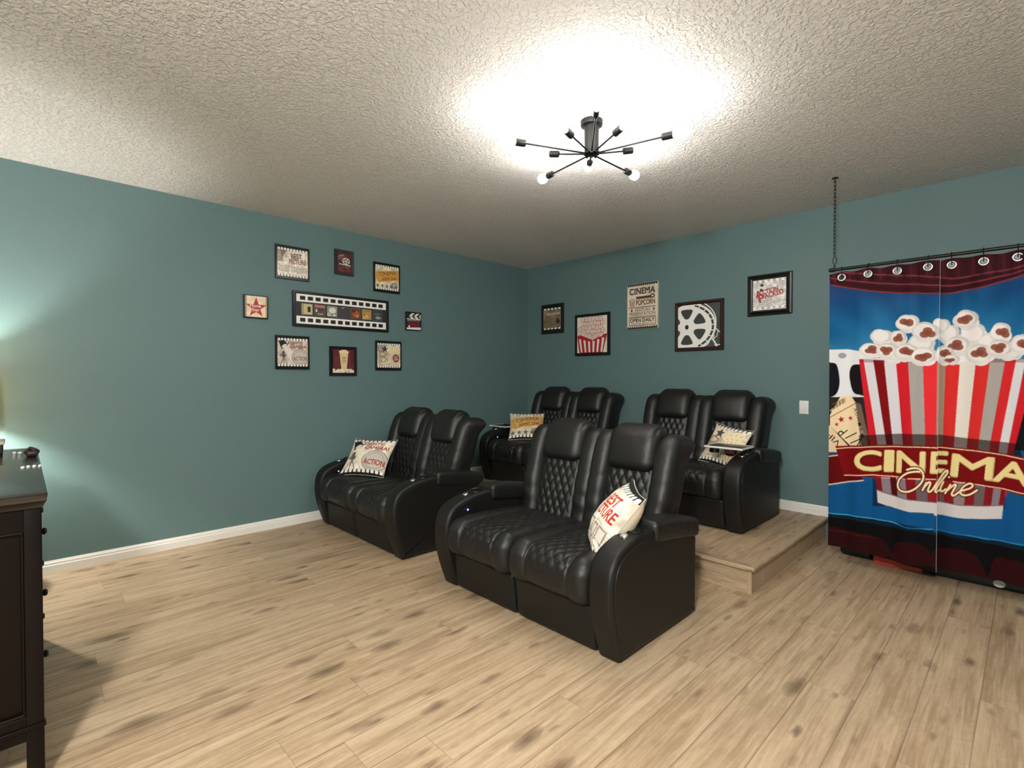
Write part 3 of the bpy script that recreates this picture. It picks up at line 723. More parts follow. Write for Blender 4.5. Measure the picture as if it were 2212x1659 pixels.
def art_reel_big(n):
    c = Canvas(n, n, (62, 64, 62)); c.noise((4, 4), 12, 19); Wt = (244, 242, 238); D = (58, 60, 58)
    cx, cy = .22, .52
    # film strips coming off the reel
    c.line([(.52, .02), (.70, .14), (.80, .34), (.82, .58)], .055, Wt, smooth=8); c.line([(.60, .02), (.77, .16), (.86, .36), (.87, .56)], .022, D, smooth=8); c.line([(.56, .02), (.73, .14), (.83, .34), (.845, .58)], .016, D, smooth=8); c.line([(.64, .0), (.80, .14), (.90, .34), (.90, .58)], .024, Wt, smooth=8)
    c.line([(.66, .74), (.76, .60), (.88, .58), (1.0, .68)], .022, Wt, smooth=6); c.line([(.64, .76), (.80, .80), (.92, .98)], .05, Wt, smooth=6); c.line([(.66, .77), (.80, .82), (.90, .98)], .014, D, smooth=6); c.line([(.86, .60), (.86, .80)], .02, Wt); c.line([(.70, .78), (.70, .96)], .012, Wt); c.line([(.88, .96), (1, .96)], .02, Wt)
    c.line([(.78, .78), (.74, .92), (.62, .99)], .02, Wt, smooth=5); c.line([(.95, .66), (.93, .76), (.86, .82)], .016, Wt)
    c.ell(cx+.09, cy, .60, .55, Wt)
    t = np.linspace(-1.25, 1.1, 30); c.line([(cx+.02+.60*math.cos(a), cy+.50*math.sin(a)) for a in t], .05, D)
    for a in np.linspace(-1.1, 1.0, 9): c.line([(cx+.02+.57*math.cos(a), cy+.47*math.sin(a)), (cx+.03+.66*math.cos(a), cy+.54*math.sin(a))], .022, Wt)
    c.ell(cx, cy, .56, .50, Wt)
    for k in range(6):
        a = k*PI/3+.52; s_, q_ = .085, .14
        P = []
        for (rr, dw) in ((.20, -.02), (.24, -.26), (.42, -.34), (.455, -.2), (.455, .2), (.42, .34), (.24, .26), (.20, .02)): P.append((cx+rr*1.02*math.cos(a+dw), cy+rr*.92*math.sin(a+dw)))
        c.poly([tuple(p) for p in smooth_path(P, 4, True)], D)
    c.ell(cx, cy, .045, .055, (48, 40, 40)); return c.out()
def art_action(n):
    c = Canvas(n, n, (224, 220, 216)); c.noise((9, 9), 34, 20); c.noise((26, 26), 22, 21)
    for k in range(5): c.line([(0, .66+.07*k), (.3, .60+.07*k), (.6, .72+.05*k), (1, .60+.08*k)], .012, (120, 116, 114), .6, smooth=5)
    c.ell(.28, .18, .05, .05, (40, 36, 36)); c.ell(.26, .34, .05, .05, (40, 36, 36)); c.line([(.2, .98), (.55, .78), (1, .70)], .03, (150, 146, 144), .7)
    for (v, n_) in ((.04, 6), (.92, 6)):
        for k in range(n_): c.rect(.02+.17*k, v-.03, .10+.17*k, v+.045, (255, 252, 248)); c.rect(.105+.17*k, v-.02, .17+.17*k, v+.03, (150, 146, 144), .7)
    r = (168, 50, 54); c.text('A', .18, .45, .20, .20, r, rot=-14, bold=.05); c.text('CTION', .53, .37, .46, .15, r, rot=-11, bold=.04)
    c.text('P', .27, .60, .18, .24, r, rot=-14, bold=.05); c.text('ACKED', .64, .49, .56, .16, r, rot=-11, bold=.04); return c.out()

# ------------------------------------------------------------------ framed pictures
def frame_mesh(mb, w, h, d, rings):
    "rings: (inset, out) pairs from the wall edge to the recess; local X right, Z up, -Y out of the wall"
    V = []; R = [(0, 0)] + rings
    for (i, o) in R:
        for (sx, sz) in ((-1, -1), (1, -1), (1, 1), (-1, 1)): V.append((sx*(w/2-i), -o, sz*(h/2-i)))
    F = [(k*4+j, k*4+(j+1) % 4, (k+1)*4+(j+1) % 4, (k+1)*4+j) for k in range(len(R)-1) for j in range(4)]
    n = (len(R)-1)*4; F += [(n, n+1, n+2, n+3), (3, 2, 1, 0)]
    mb.add(V, F)
def picture(name, label, wall, c, w, h, img, rings, mt, pm=None, cat='picture', group=None):
    if wall == 'left': loc, rz = (0, c[0], c[1]), PI/2
    else: loc, rz = (c[0], 0, c[1]), 0
    t = thing(name, label, cat, loc, rz, group)
    mb = MB(); frame_mesh(mb, w, h, rings[-1][1], rings); mb.build('frame', mt, t, smooth=0)
    i, o = rings[-1]; o2 = o+.0012
    sheet('print', img, lambda u, v: np.stack([(u-.5)*(w-2*i-.001), np.full_like(u, -o2), (.5-v)*(h-2*i-.001)], -1), pm or print_glossy, t)
    return t
thin = [(0, .022), (.002, .024), (.012, .024), (.014, .021)]
flat_block = [(0, .022), (.002, .024), (.006, .024), (.007, .0225)]
wide = [(0, .016), (.004, .022), (.030, .024), (.034, .016)]
dbl = [(0, .014), (.004, .020), (.016, .022), (.020, .016), (.034, .026), (.044, .024), (.048, .014)]
film_fr = [(0, .022), (.003, .026), (.016, .026), (.020, .020)]
NP = 150
LW = 'pictures on the left wall'; BW = 'pictures on the back wall'
picture('framed_picture', 'square BEST PICTURE print with film strip edges, upper left on the left wall', 'left', (-3.040, 2.347), .296, .296, art_best(NP), thin, frame_black, group=LW)
picture('framed_picture', 'small dark red film reel picture in a grey-brown frame, topmost on the left wall', 'left', (-2.552, 2.427), .192, .240, art_reel_small(110), [(0, .020), (.003, .024), (.022, .022), (.026, .017)], frame_grey, group=LW)
picture('framed_picture', 'orange CINEMA ADMIT ONE ticket print with film strip edges on the left wall', 'left', (-2.092, 2.341), .298, .296, art_ticket(NP), thin, frame_black, group=LW)
picture('framed_picture', 'small Movie Star picture with a red star, leftmost on the left wall', 'left', (-3.350, 1.928), .192, .195, art_star(110), [(0, .024), (.002, .026), (.008, .026), (.009, .0245)], frame_black, print_matt, group=LW)
picture('framed_picture', 'long horizontal film strip picture with seven frames in the middle of the left wall', 'left', (-2.560, 1.947), .964, .320, art_film(380), film_fr, frame_black, print_matt, group=LW)
picture('framed_picture', 'tiny clapperboard picture, rightmost of the left wall group', 'left', (-1.774, 1.924), .190, .195, art_clapper(110), flat_block, frame_black, print_matt, group=LW)
picture('framed_picture', 'square LIGHTS CAMERA ACTION print, lower left on the left wall', 'left', (-3.044, 1.549), .296, .298, art_lights(NP), thin, frame_black, group=LW)
picture('framed_picture', 'dark red picture of a tall popcorn cup, lowest on the left wall', 'left', (-2.566, 1.481), .272, .280, art_cup(130), [(0, .020), (.003, .026), (.024, .024), (.028, .018)], frame_black, group=LW)
picture('framed_picture', 'square star and popcorn box print with film strip edges, lower right on the left wall', 'left', (-2.075, 1.548), .296, .298, art_popcorn(NP), thin, frame_black, group=LW)
picture('framed_picture', 'brown HOLLYWOOD print in a dark frame, leftmost on the back wall', 'back', (.440, 2.056), .362, .367, art_hollywood(120), wide, frame_black, group=BW)
picture('framed_picture', 'red and cream striped popcorn picture on the back wall', 'back', (1.054, 1.822), .498, .490, art_redpop(180), wide, frame_black, print_matt, group=BW)
picture('wall_sign', 'unframed cream CINEMA POPCORN OPEN DAILY poster board on the back wall', 'back', (1.720, 2.088), .371, .490, art_cinema(190), [(0, .018), (.001, .020), (.002, .020), (.003, .0195)], cream_edge, print_matt, cat='sign', group=BW)
picture('framed_picture', 'large white film reel on dark grey in a dark red frame on the back wall', 'back', (2.346, 1.833), .496, .490, art_reel_big(190), [(0, .020), (.004, .026), (.022, .026), (.034, .016)], frame_brown, print_glossy, group=BW)
picture('framed_picture', 'red ACTION PACKED print in a stepped black frame, nearest the curtain on the back wall', 'back', (2.998, 2.064), .374, .367, art_action(140), dbl, frame_black, print_glossy, group=BW)

# light switch
t = thing('light_switch', 'white light switch plate on the back wall beside the curtain', 'light switch', (3.281, 0, 1.070))
mb = MB(); rbox(mb, (0, -.0035, 0), (.072, .007, .114), .003, n=2); mb.build('plate', white_plastic, t, smooth=40)
mb = MB(); rbox(mb, (0, -.008, 0), (.034, .008, .068), .003, n=2, warp=lambda p: [p[0], p[1]-.04*p[2], p[2]]); mb.build('rocker', white_plastic, t, smooth=40)

# ------------------------------------------------------------------ cushions
def cushion(label, BL, w, u, W, H, T, img, name='throw_cushion'):
    w = Vector(w).normalized(); u = Vector(u); u = (u-w*u.dot(w)).normalized(); n = w.cross(u)
    ctr = Vector(BL) + w*(W/2) + u*(H/2)
    t = thing(name, label, 'cushion', ctr, 0, 'printed cinema cushions')
    t.matrix_world = Matrix(((w.x, u.x, n.x, ctr.x), (w.y, u.y, n.y, ctr.y), (w.z, u.z, n.z, ctr.z), (0, 0, 0, 1)))
    def face(sg):
        def f(a, v):
            x = 2*a-1; y = 1-2*v
            bul = np.clip((1-x**2), 0, 1)**.55*np.clip((1-y**2), 0, 1)**.55
            wob = .006*np.sin(7*x+3*y)*np.sin(5*y-2*x)*bul
            X = x*W/2*(1-.085*(1-np.abs(y)**2.0)); Y = y*H/2*(1-.085*(1-np.abs(x)**2.0))
            return np.stack([X, Y, sg*(T/2*bul+wob+.0004)], -1)
        return f
    sheet('printed_front', img, face(1), print_cloth, t)
    back = np.empty((48, 48, 3)); back[:] = s2l((226, 216, 190)); sheet('plain_back', back, face(-1), print_cloth, t, flip=True)['label'] = 'plain cream back'
    mb = MB(); k = np.linspace(-1, 1, 25); P = []
    for (x, y) in [(q, -1) for q in k[:-1]] + [(1, q) for q in k[:-1]] + [(-q, 1) for q in k[:-1]] + [(-1, -q) for q in k[:-1]]:
        P.append((x*W/2*(1-.085*(1-abs(y)**2)), y*H/2*(1-.085*(1-abs(x)**2)), 0))
    tube(mb, P, .0028, 6, closed=True); mb.build('edge_seam', cream_edge, t)
    return t
cushion('cream LIGHTS CAMERA ACTION cushion on the loveseat by the left wall', (.330, -2.765, .452), (.40, .235, 0), (-.16, .19, .27), .44, .40, .13, art_lights(190, True))
cushion('cream BEST PICTURE cushion leaning on the right arm of the foremost loveseat', (2.932, -2.548, .442), (.66, -.72, -.10), (.46, .37, .81), .31, .41, .20, art_best(200, True))
cushion('popcorn box cushion with a dark star behind the tray on the platform loveseat', (2.650, -.640, .618), (.32, -.10, -.035), (.24, .10, .25), .36, .37, .13, art_popcorn(150, True))
cushion('CINEMA ADMIT ONE ticket cushion on the corner loveseat', (.560, -.890, .622), (.74, .67, 0), (-.19, .16, .275), .40, .38, .13, art_ticket(140, True))

# ------------------------------------------------------------------ swivel trays of the two platform loveseats
def tray(label, x, y, z, ax, ay, az, TW_):
    t = thing('swivel_tray', label, 'tray', (ax, ay, az), 0, 'swivel trays')
    mb = MB(); rbox(mb, (x-ax, y-ay, z-az), (TW_, .22, .012), .006, n=3, step=.2); mb.build('tray_top', blackmetal, t, smooth=40)
    mb = MB(); P = [((x-ax)+sx*(TW_/2+.001), (y-ay)+sy*.111, z-az) for sx, sy in ((-1, -1), (1, -1), (1, 1), (-1, 1))]
    for a, b in ((0, 1), (1, 2), (2, 3), (3, 0)): tube(mb, [P[a], P[b]], .0085, 8)
    mb.build('tray_rim', bright_rim, t)['label'] = 'bright metal rim'
    mb = MB(); tube(mb, [(0, 0, .0), (0, 0, z-az-.012)], .012, 12); tube(mb, [(0, 0, z-az-.014), (.5*(x-ax), .5*(y-ay), z-az-.014)], .010, 10)
    mb.build('support_post', blackmetal, t)
    mb = MB(); lathe(mb, [(.030, 0), (.034, .003), (.034, .012), (.030, .016), (.014, .018)], 20); mb.build('cup_holder_plug', blackmetal, t)
    mb = MB(); lathe(mb, [(.0, 0), (.036, 0), (.036, -.040), (.0, -.042)], 24, Matrix.Translation((x-ax-.09, y-ay-.055, z-az-.007))); mb.build('cup_well', gloss, t)
    return t
tray('dark swivel tray with a bright edge in front of the popcorn box cushion', 2.995, -.845, .788, 3.121, -.805, .740, .28)
tray('swivel tray on the left arm of the corner loveseat beside the ticket cushion', .335, -.740, .757, .364, -.815, .740, .27)

# ------------------------------------------------------------------ sputnik ceiling light
LX, LY, LZ = 2.928, -2.524, 2.572
t = thing('sputnik_ceiling_light', 'black ten-arm sputnik ceiling light with bare round bulbs', 'ceiling light', (LX, LY, CEIL))
mb = MB(); lathe(mb, [(.0, -.030), (.050, -.030), (.058, -.026), (.060, -.020), (.060, 0), (.0, 0)], 32); can = mb.build('canopy', blackmetal, t, smooth=40)
mb = MB(); lathe(mb, [(.005, 0), (.006, -.004), (0, -.006)], 10, align_z((1, -.6, 0), (.050, -.030, -.012))); mb.build('canopy_screw', chrome, can)
mb = MB(); lathe(mb, [(.0, -.183), (.036, -.183), (.040, -.180), (.040, -.028), (.0, -.028)], 32); mb.build('stem', blackmetal, t, smooth=40)
for k in range(10):
    long_ = k % 2 == 0; az = math.radians(-50+36*k); R = .375 if long_ else .190; dz = .022 if long_ else .034
    d = Vector((math.cos(az), math.sin(az), dz/R)).normalized(); o = Vector((0, 0, LZ-CEIL-.012))
    mb = MB(); tube(mb, [o+d*.030, o+d*R], .0050, 8); lathe(mb, [(.007, 0), (.011, .006), (.0, .010)], 12, align_z(d, o+d*.036)); a = mb.build('arm', blackmetal, t)
    mb = MB(); lathe(mb, [(.0, -.004), (.010, -.003), (.0175, .002), (.0185, .006), (.0185, .055), (.015, .057), (.015, .045), (0, .045)], 20, align_z(d, o+d*R)); mb.build('socket', blackmetal, a, smooth=40)
    if k not in (3, 7):
        mb = MB(); lathe(mb, [(.0125, .045), (.013, .060), (.018, .072), (.025, .086), (.0295, .102), (.0300, .113), (.0270, .127), (.019, .138), (.009, .1435), (0, .1445)], 24, align_z(d, o+d*R)); mb.build('bulb', bulb_mat, a, smooth=180)

# ------------------------------------------------------------------ curtain: rod, chain, hooks, two printed panels
CY, RODZ = -.644, 2.090
t = thing('curtain_rod', 'black horizontal rod carrying the popcorn curtain', 'curtain rod', (3.640, CY, RODZ))
mb = MB(); tube(mb, [(-.005, 0, 0), (1.60, 0, 0)], .011, 14); mb.build('rod', blackmetal, t)
mb = MB(); lathe(mb, [(.0, -.022), (.011, -.020), (.015, -.012), (.015, .010), (.011, .012)], 16, align_z((-1, 0, 0), (-.004, 0, 0)) @ Matrix.Scale(-1, 4, (0, 0, 1))); mb.build('end_cap', blackmetal, t)
def chain(x, label):
    t = thing('hanging_chain', label, 'chain', (x, CY, CEIL), 0, 'chains carrying the curtain rod')
    mb = MB(); lathe(mb, [(0, 0), (.020, 0), (.020, -.004), (.006, -.006), (0, -.006)], 16); tube(mb, [(0, 0, -.004), (0, 0, -.016)] + [(0, .009*math.sin(w), -.025+.009*math.cos(w)) for w in np.linspace(0, 5.2, 12)], .0026, 8); mb.build('ceiling_hook', blackmetal, t)
    n = 20; z0 = -.036; L = .0262; ln = []
    for w in np.linspace(0, 2*PI, 16, endpoint=False):
        cz = .0095 if math.cos(w) > 0 else -.0095; ln.append((.0072*math.sin(w), 0, cz+.0075*math.cos(w)))
    mb = MB(); tube(mb, ln, .0021, 6, closed=True); first = mb.build('link', blackmetal, t)
    for k in range(n):
        o = first if k == 0 else first.copy()
        if k: C.objects.link(o); o.parent = t
        o.location = (0, 0, z0-.008-L*k); o.rotation_euler = (0, 0, PI/4+(PI/2 if k % 2 else 0))
    zc = z0-.008-L*n; zr = RODZ-CEIL
    mb = MB(); tube(mb, [(.004, 0, zc+.008), (.013, 0, zc), (.013, 0, zc-.030), (.002, 0, zc-.044), (-.010, 0, zc-.030), (-.006, 0, zc+.004)], .0028, 8, closed=True); mb.build('snap_hook', blackmetal, t)
    mb = MB(); top = zc-.042; tube(mb, [(0, .0, top), (.0, .018, (top+zr)/2), (0, .016, zr), (0, 0, zr-.014), (0, -.016, zr), (0, -.018, (top+zr)/2)], .0024, 8, closed=True); mb.build('rod_loop', blackmetal, t)
    return t
chain(3.648, 'thin black chain holding the curtain rod from the ceiling')

# curtain artwork, drawn on the plane of the curtain; x 3.60..5.15, z 0..2.12
AX0, AX1, AZ0, AZ1 = 3.60, 5.16, .04, 2.10
def cxf(p):
    q = at(p[0], p[1], 1, CY-.006); return ((q[0]-AX0)/(AX1-AX0), (AZ1-q[2])/(AZ1-AZ0))
def A(x, y): return (1750+x/3.606, 500+y/3.606)
def B(x, y): return (1750+x/4.147, 900+y/4.147)
def AA(*p): return [A(*q) for q in p]
def BB(*p): return [B(*q) for q in p]
def curtain_art():
    w, h = 600, 780; c = Canvas(w, h, (10, 72, 120), cxf, ss=2)
    Z = np.linspace(AZ1, AZ0, c.H)[:, None]; X = np.linspace(AX0, AX1, c.W)[None, :]
    def band(col, w_): c.a[:] = c.a*(1-w_[..., None]) + np.array(col, float)*w_[..., None]
    ang = np.arctan2(Z-1.30, X-4.22); ray = .5+.5*np.sin(ang*13+1.0)*np.sin(ang*7.3+2)
    band((36, 46, 92), np.clip((Z-1.72)/.25, 0, 1)*.75*np.ones_like(X)); band((74, 160, 198), np.exp(-(((X-4.22)/.75)**2+((Z-1.42)/.22)**2))*.75)
    band((40, 118, 168), ray*np.clip((Z-1.45)/.1, 0, 1)*np.clip((2.05-Z)/.4, 0, 1)*.55)
    band((8, 50, 92), np.exp(-((Z-.33)/.12)**2)*.8*np.ones_like(X)); band((20, 100, 160), np.exp(-((Z-.62)/.10)**2)*np.exp(-((X-3.7)/.25)**2)*.7)
    c.noise((10, 14), 9, 30)
    # drape along the top
    dr = AA((160, 420), (400, 462), (600, 482), (800, 490), (1010, 490), (1180, 470), (1350, 430), (1500, 390), (1666, 340), (1900, 420), (2300, 480), (2900, 400), (2900, -400), (100, -60)); c.poly(dr, (56, 17, 24))
    for k in range(5):
        d = 26*k; al = .75 if k % 2 == 0 else .55
        c.line(AA((160, 415-d), (400, 456-d*1.2), (600, 474-d*1.3), (800, 482-d*1.3), (1010, 482-d*1.2), (1180, 464-d), (1350, 424-d), (1500, 384-d*.8), (1666, 334-d*.7)), 3.2, (136, 62, 72) if k % 2 == 0 else (42, 14, 20), al, smooth=3)
    g = np.random.default_rng(8)
    for k in range(26):
        x = 170+60*k; c.poly(AA((x, 300-x*.17), (x+22, 300-x*.17), (x+30+18*g.random(), 410-x*.05), (x+8, 405-x*.05)), (30, 10, 16) if k % 2 else (104, 44, 52), .35)
    # 3D glasses
    Wt = (226, 226, 230); c.poly(AA((120, 925), (160, 920), (300, 918), (400, 935), (470, 985), (470, 1320), (120, 1320)), Wt)
    c.poly(smooth_path(AA((60, 1025), (160, 1022), (205, 1040), (226, 1130), (226, 1200), (205, 1260), (160, 1288), (60, 1290)), 4, True), (18, 18, 26))
    c.poly(smooth_path(AA((330, 1042), (390, 1036), (480, 1036), (480, 1270), (390, 1272), (335, 1250), (308, 1160), (306, 1090)), 4, True), (20, 16, 22))
    c.ell(*A(250, 967), 9, 6, (156, 156, 164))
    # tickets
    c.poly(AA((90, 1290), (240, 1290), (420, 1290), (470, 1660), (120, 1700)), (40, 34, 34))
    Ck = (236, 212, 172); c.poly(AA((60, 1560), (150, 1510), (300, 1680), (280, 1720), (60, 1720)), (226, 200, 160)); c.text('VIP', *A(180, 1620), 34, 12, (26, 22, 22), rot=222)
    c.poly(AA((150, 1430), (235, 1285), (318, 1280), (352, 1330), (450, 1665), (400, 1720), (330, 1690), (150, 1512)), Ck)
    c.poly(AA((352, 1330), (400, 1345), (455, 1600), (450, 1700), (410, 1710)), (120, 100, 84), .85)
    c.line(AA((152, 1448), (240, 1400), (360, 1335)), 1.6, (120, 90, 60)); c.line(AA((160, 1395), (262, 1330)), 5.0, Ck)
    for k in range(15): x = 160+8*k; c.line(AA((x, 1398-5.0*k), (x-6, 1366-5.0*k)), .9 if k % 3 else 1.7, (40, 26, 22))
    c.line(AA((165, 1350), (255, 1303)), 1.2, (160, 120, 90), .7)
    R_ = (176, 26, 26); c.star(*A(240, 1465), 7.5, R_, rot=-.2); c.star(*A(312, 1455), 6, R_, rot=-.2); c.star(*A(205, 1503), 5, R_, rot=-.2)
    c.text('P', *A(248, 1562), 10, 22, (20, 16, 16), rot=232, bold=-.012); c.line(AA((272, 1612), (362, 1568)), 2.2, (20, 16, 16)); c.line(AA((312, 1650), (404, 1612), (352, 1690)), 2.2, (20, 16, 16))
    for k, (s_, x, y) in enumerate((('A', 352, 1390), ('D', 366, 1425), ('M', 378, 1462), ('I', 388, 1500), ('T', 398, 1540), ('1', 408, 1590))): c.text(s_, *A(x, y), 8, 6.5, (40, 30, 28), rot=74)
    # popcorn bucket stripes: (x at rim, x at y=1659, colour)
    c.poly(AA((1560, 1700), (1640, 1440), (1700, 1390), (2800, 1150), (2800, 1800)), (16, 15, 18))
    RD, DK, WH, GR = (202, 30, 42), (122, 8, 12), (214, 212, 220), (166, 160, 156)
    st = [(385, 465, RD), (420, 525, WH), (490, 595, DK), (575, 645, WH), (665, 725, RD), (765, 805, GR), (880, 900, (226, 46, 54)), (992, 985, (164, 140, 122)), (1052, 1028, (214, 46, 44)), (1168, 1120, (226, 218, 210)), (1290, 1220, (206, 44, 42)), (1402, 1310, GR), (1520, 1400, (202, 38, 42)), (1605, 1475, WH), (1680, 1545, (196, 30, 40)), (1775, 1600, None)]
    def low(x): return x + (x-1000)*-.265     # continue the taper down to the foot (y=2340)
    for (a, b), (d, e) in zip([(s[0], s[1]) for s in st[:-1]], [(s[0], s[1]) for s in st[1:]]):
        q = [s for s in st if s[0] == a][0][2]; kx = (2400-1000)/659
        c.poly(AA((a, 995), (d, 995), (e, 1659), (b, 1659)), q)
        lo_ = lambda v_: 1045+(v_-1032)*(.92 if v_ < 1032 else .82)
        c.poly(AA((b, 1659), (e, 1659), (lo_(e), 2140), (lo_(b), 2140)), q)
    c.poly(AA((385, 995), (1775, 995), (1765, 1020), (390, 1020)), (110, 30, 30), .35)
    # popcorn
    def kern(x, y, rx, ry, brown=None, s=0):
        gg = np.random.default_rng(int(x*7+y)); cols = np.array((232, 227, 225)) - gg.random()*10
        for k in range(5):
            w_ = k*2*PI/5+gg.random(); c.ell(*A(x+rx*.36*math.cos(w_), y+ry*.36*math.sin(w_)), rx*.66/3.606, ry*.68/3.606, tuple(cols-6*k))
        c.ell(*A(x-rx*.1, y-ry*.12), rx*.72/3.606, ry*.7/3.606, tuple(cols+4))
        if brown:
            bx, by = brown; rb, sb = rx*.58, ry*.54
            for k in range(3): w_ = k*2.1+gg.random()*2; c.ell(*A(bx+rb*.5*math.cos(w_), by+sb*.42*math.sin(w_)), rb*.58/3.606, sb*.62/3.606, (142, 86, 70))
            c.ell(*A(bx, by), rb*.5/3.606, sb*.5/3.606, (128, 70, 58))
    for q in ((870, 880, 110, 80, None), (1080, 800, 90, 80, None), (1270, 800, 110, 90, None), (1400, 870, 110, 80, None), (640, 985, 80, 50, None), (1200, 985, 120, 55, None), (1560, 960, 90, 50, None),
              (558, 822, 88, 66, None), (765, 720, 100, 72, (750, 712)), (1020, 735, 70, 62, None), (1215, 690, 108, 78, (1200, 680)), (690, 832, 70, 66, (684, 828)), (905, 785, 112, 78, (915, 790)), (1485, 790, 96, 80, (1498, 790)),
              (485, 928, 100, 60, (482, 920)), (605, 935, 90, 66, (592, 928)), (755, 945, 105, 74, (752, 940)), (1145, 895, 120, 78, (1135, 885)), (890, 975, 112, 74, (882, 972)), (1050, 965, 76, 80, (1050, 958)), (1100, 1000, 70, 40, (1085, 1000)),
              (1325, 960, 118, 84, (1318, 942)), (1480, 915, 112, 74, (1472, 905)), (1650, 885, 96, 84, (1662, 885)), (1760, 960, 90, 66, (1765, 960))): kern(*q)
    c.poly(AA((380, 992), (560, 985), (720, 998), (560, 1003)), (214, 212, 216)); c.poly(AA((1400, 962), (1600, 968), (1590, 985), (1400, 985)), (214, 212, 216), .7)
    # shade printed above the banner, blue lower half, foot of the bucket
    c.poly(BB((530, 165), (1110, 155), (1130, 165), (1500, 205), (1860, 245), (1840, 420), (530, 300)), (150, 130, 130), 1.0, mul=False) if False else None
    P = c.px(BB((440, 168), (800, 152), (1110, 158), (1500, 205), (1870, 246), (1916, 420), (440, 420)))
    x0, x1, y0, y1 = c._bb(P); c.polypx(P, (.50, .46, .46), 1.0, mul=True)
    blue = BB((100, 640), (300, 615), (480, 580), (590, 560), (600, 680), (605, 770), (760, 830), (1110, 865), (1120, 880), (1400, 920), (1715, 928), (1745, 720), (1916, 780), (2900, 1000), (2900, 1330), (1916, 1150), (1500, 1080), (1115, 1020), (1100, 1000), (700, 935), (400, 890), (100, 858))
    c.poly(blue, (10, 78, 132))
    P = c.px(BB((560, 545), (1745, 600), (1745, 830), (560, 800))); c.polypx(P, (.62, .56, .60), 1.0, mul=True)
    foot = BB((598, 655), (740, 705), (900, 742), (1110, 762), (1120, 768), (1400, 800), (1730, 800), (1715, 922), (1400, 918), (1120, 880), (1108, 860), (900, 850), (760, 820), (606, 768)); c.poly(foot, (206, 200, 200))
    c.line(BB((598, 655), (740, 705), (900, 742), (1110, 762), (1400, 800), (1730, 800)), 2.2, (112, 104, 112), smooth=4)
    # black stage with seats
    c.poly(BB((60, 855), (200, 872), (400, 890), (700, 937), (1000, 998), (1100, 1004), (1116, 1022), (1500, 1082), (1916, 1152), (2900, 1320), (2900, 2100), (60, 2100)), (7, 6, 8))
    c.line(BB((60, 856), (200, 872), (400, 892), (700, 937), (880, 990), (1100, 1002)), 2.6, (52, 150, 196), smooth=4); c.line(BB((1116, 1022), (1500, 1084), (1916, 1152), (2900, 1320)), 2.6, (40, 130, 180))
    c.poly(BB((60, 866), (400, 902), (700, 950), (1100, 1015), (1916, 1165), (1916, 1200), (1100, 1050), (700, 985), (400, 930), (60, 890)), (10, 50, 84), .55)
    SR = (42, 5, 9)
    for q in (((60, 980), (420, 1040), (600, 1075), (670, 1130), (690, 1260), (60, 1190)), ((745, 1190), (770, 1130), (850, 1118), (1000, 1140), (1070, 1200), (1070, 1330), (740, 1290)), ((1120, 1190), (1350, 1190), (1480, 1250), (1540, 1340), (1545, 1450), (1110, 1360)), ((1610, 1400), (1640, 1290), (1720, 1270), (1916, 1310), (2200, 1380), (2200, 1600), (1600, 1520))):
        c.poly(smooth_path(BB(*q), 4, True), SR); 
    c.line(BB((60, 1000), (420, 1060), (590, 1092)), 2, (84, 22, 26), .7)
    # banner
    RB = (116, 6, 10); c.poly(BB((100, 345), (300, 335), (480, 560), (300, 585), (100, 632)), (92, 4, 8)); c.line(BB((100, 365), (242, 347)), 2.4, (240, 206, 168)); c.line(BB((100, 622), (170, 610), (330, 586), (478, 570)), 2.4, (240, 206, 168))
    c.poly(BB((222, 265), (400, 258), (700, 250), (1110, 258), (1500, 295), (1916, 362), (2900, 560), (2900, 960), (1916, 712), (1700, 655), (1500, 612), (1250, 580), (1000, 560), (700, 545), (300, 535)), RB)
    c.line(BB((225, 288), (400, 276), (700, 268), (1110, 276), (1500, 312), (1916, 382), (2900, 580)), 2.0, (244, 210, 170), smooth=3); c.line(BB((300, 528), (560, 522), (800, 540)), 2.0, (244, 210, 170)); c.line(BB((880, 552), (1130, 558)), 2.0, (244, 210, 170)); c.line(BB((1280, 582), (1560, 622), (1916, 692), (2900, 940)), 2.0, (244, 210, 170), smooth=3)
    def letter(s, x, y, w_, h_, rot=0, shear=0):
        for dx, col in ((3, (58, 2, 4)), (0, (206, 178, 112))): c.text(s, B(x+dx*2, y+dx*2)[0], B(x+dx*2, y+dx*2)[1], w_/4.147, h_/4.147, col, rot=rot, shear=shear, bold=.045)
        c.text(s, *B(x-2, y-4), w_*.97/4.147, h_*.97/4.147, (232, 212, 150), rot=rot, shear=shear, bold=.028)
    letter('C', 518, 396, 238, 176, 1); letter('I', 708, 398, 74, 182, 2); letter('N', 905, 408, 250, 186, 2); letter('E', 1158, 412, 136, 184, 3); letter('M', 1452, 455, 372, 196, 6); letter('A', 1815, 508, 330, 190, 9)
    scr = [[(872, 472), (930, 458), (990, 470), (1018, 520), (1005, 580), (950, 638), (880, 668), (810, 660), (785, 615), (805, 555), (870, 505), (940, 490), (985, 492)],
           [(1010, 655), (1045, 588)], [(1025, 630), (1065, 585), (1082, 595), (1060, 655), (1078, 668), (1105, 645)],
           [(1105, 645), (1185, 520), (1222, 486), (1222, 515), (1150, 610), (1125, 660), (1140, 672), (1165, 655)],
           [(1190, 590), (1160, 655), (1175, 676), (1210, 655)],
           [(1205, 692), (1255, 612)], [(1225, 665), (1290, 612), (1305, 622), (1268, 690), (1285, 708), (1345, 668)],
           [(1345, 668), (1430, 645), (1455, 618), (1425, 602), (1370, 632), (1345, 680), (1375, 706), (1430, 700), (1495, 662)]]
    for wd_, col in ((8.6, (64, 4, 6)), (4.6, (238, 204, 150)), (2.0, (252, 232, 196))):
        for p in scr: c.line([B(*q) for q in p], wd_, col, smooth=6)
        c.ell(*B(1242, 545), wd_*.55, wd_*.55, col)
    return c
cart = curtain_art(); cimg = cart.out()
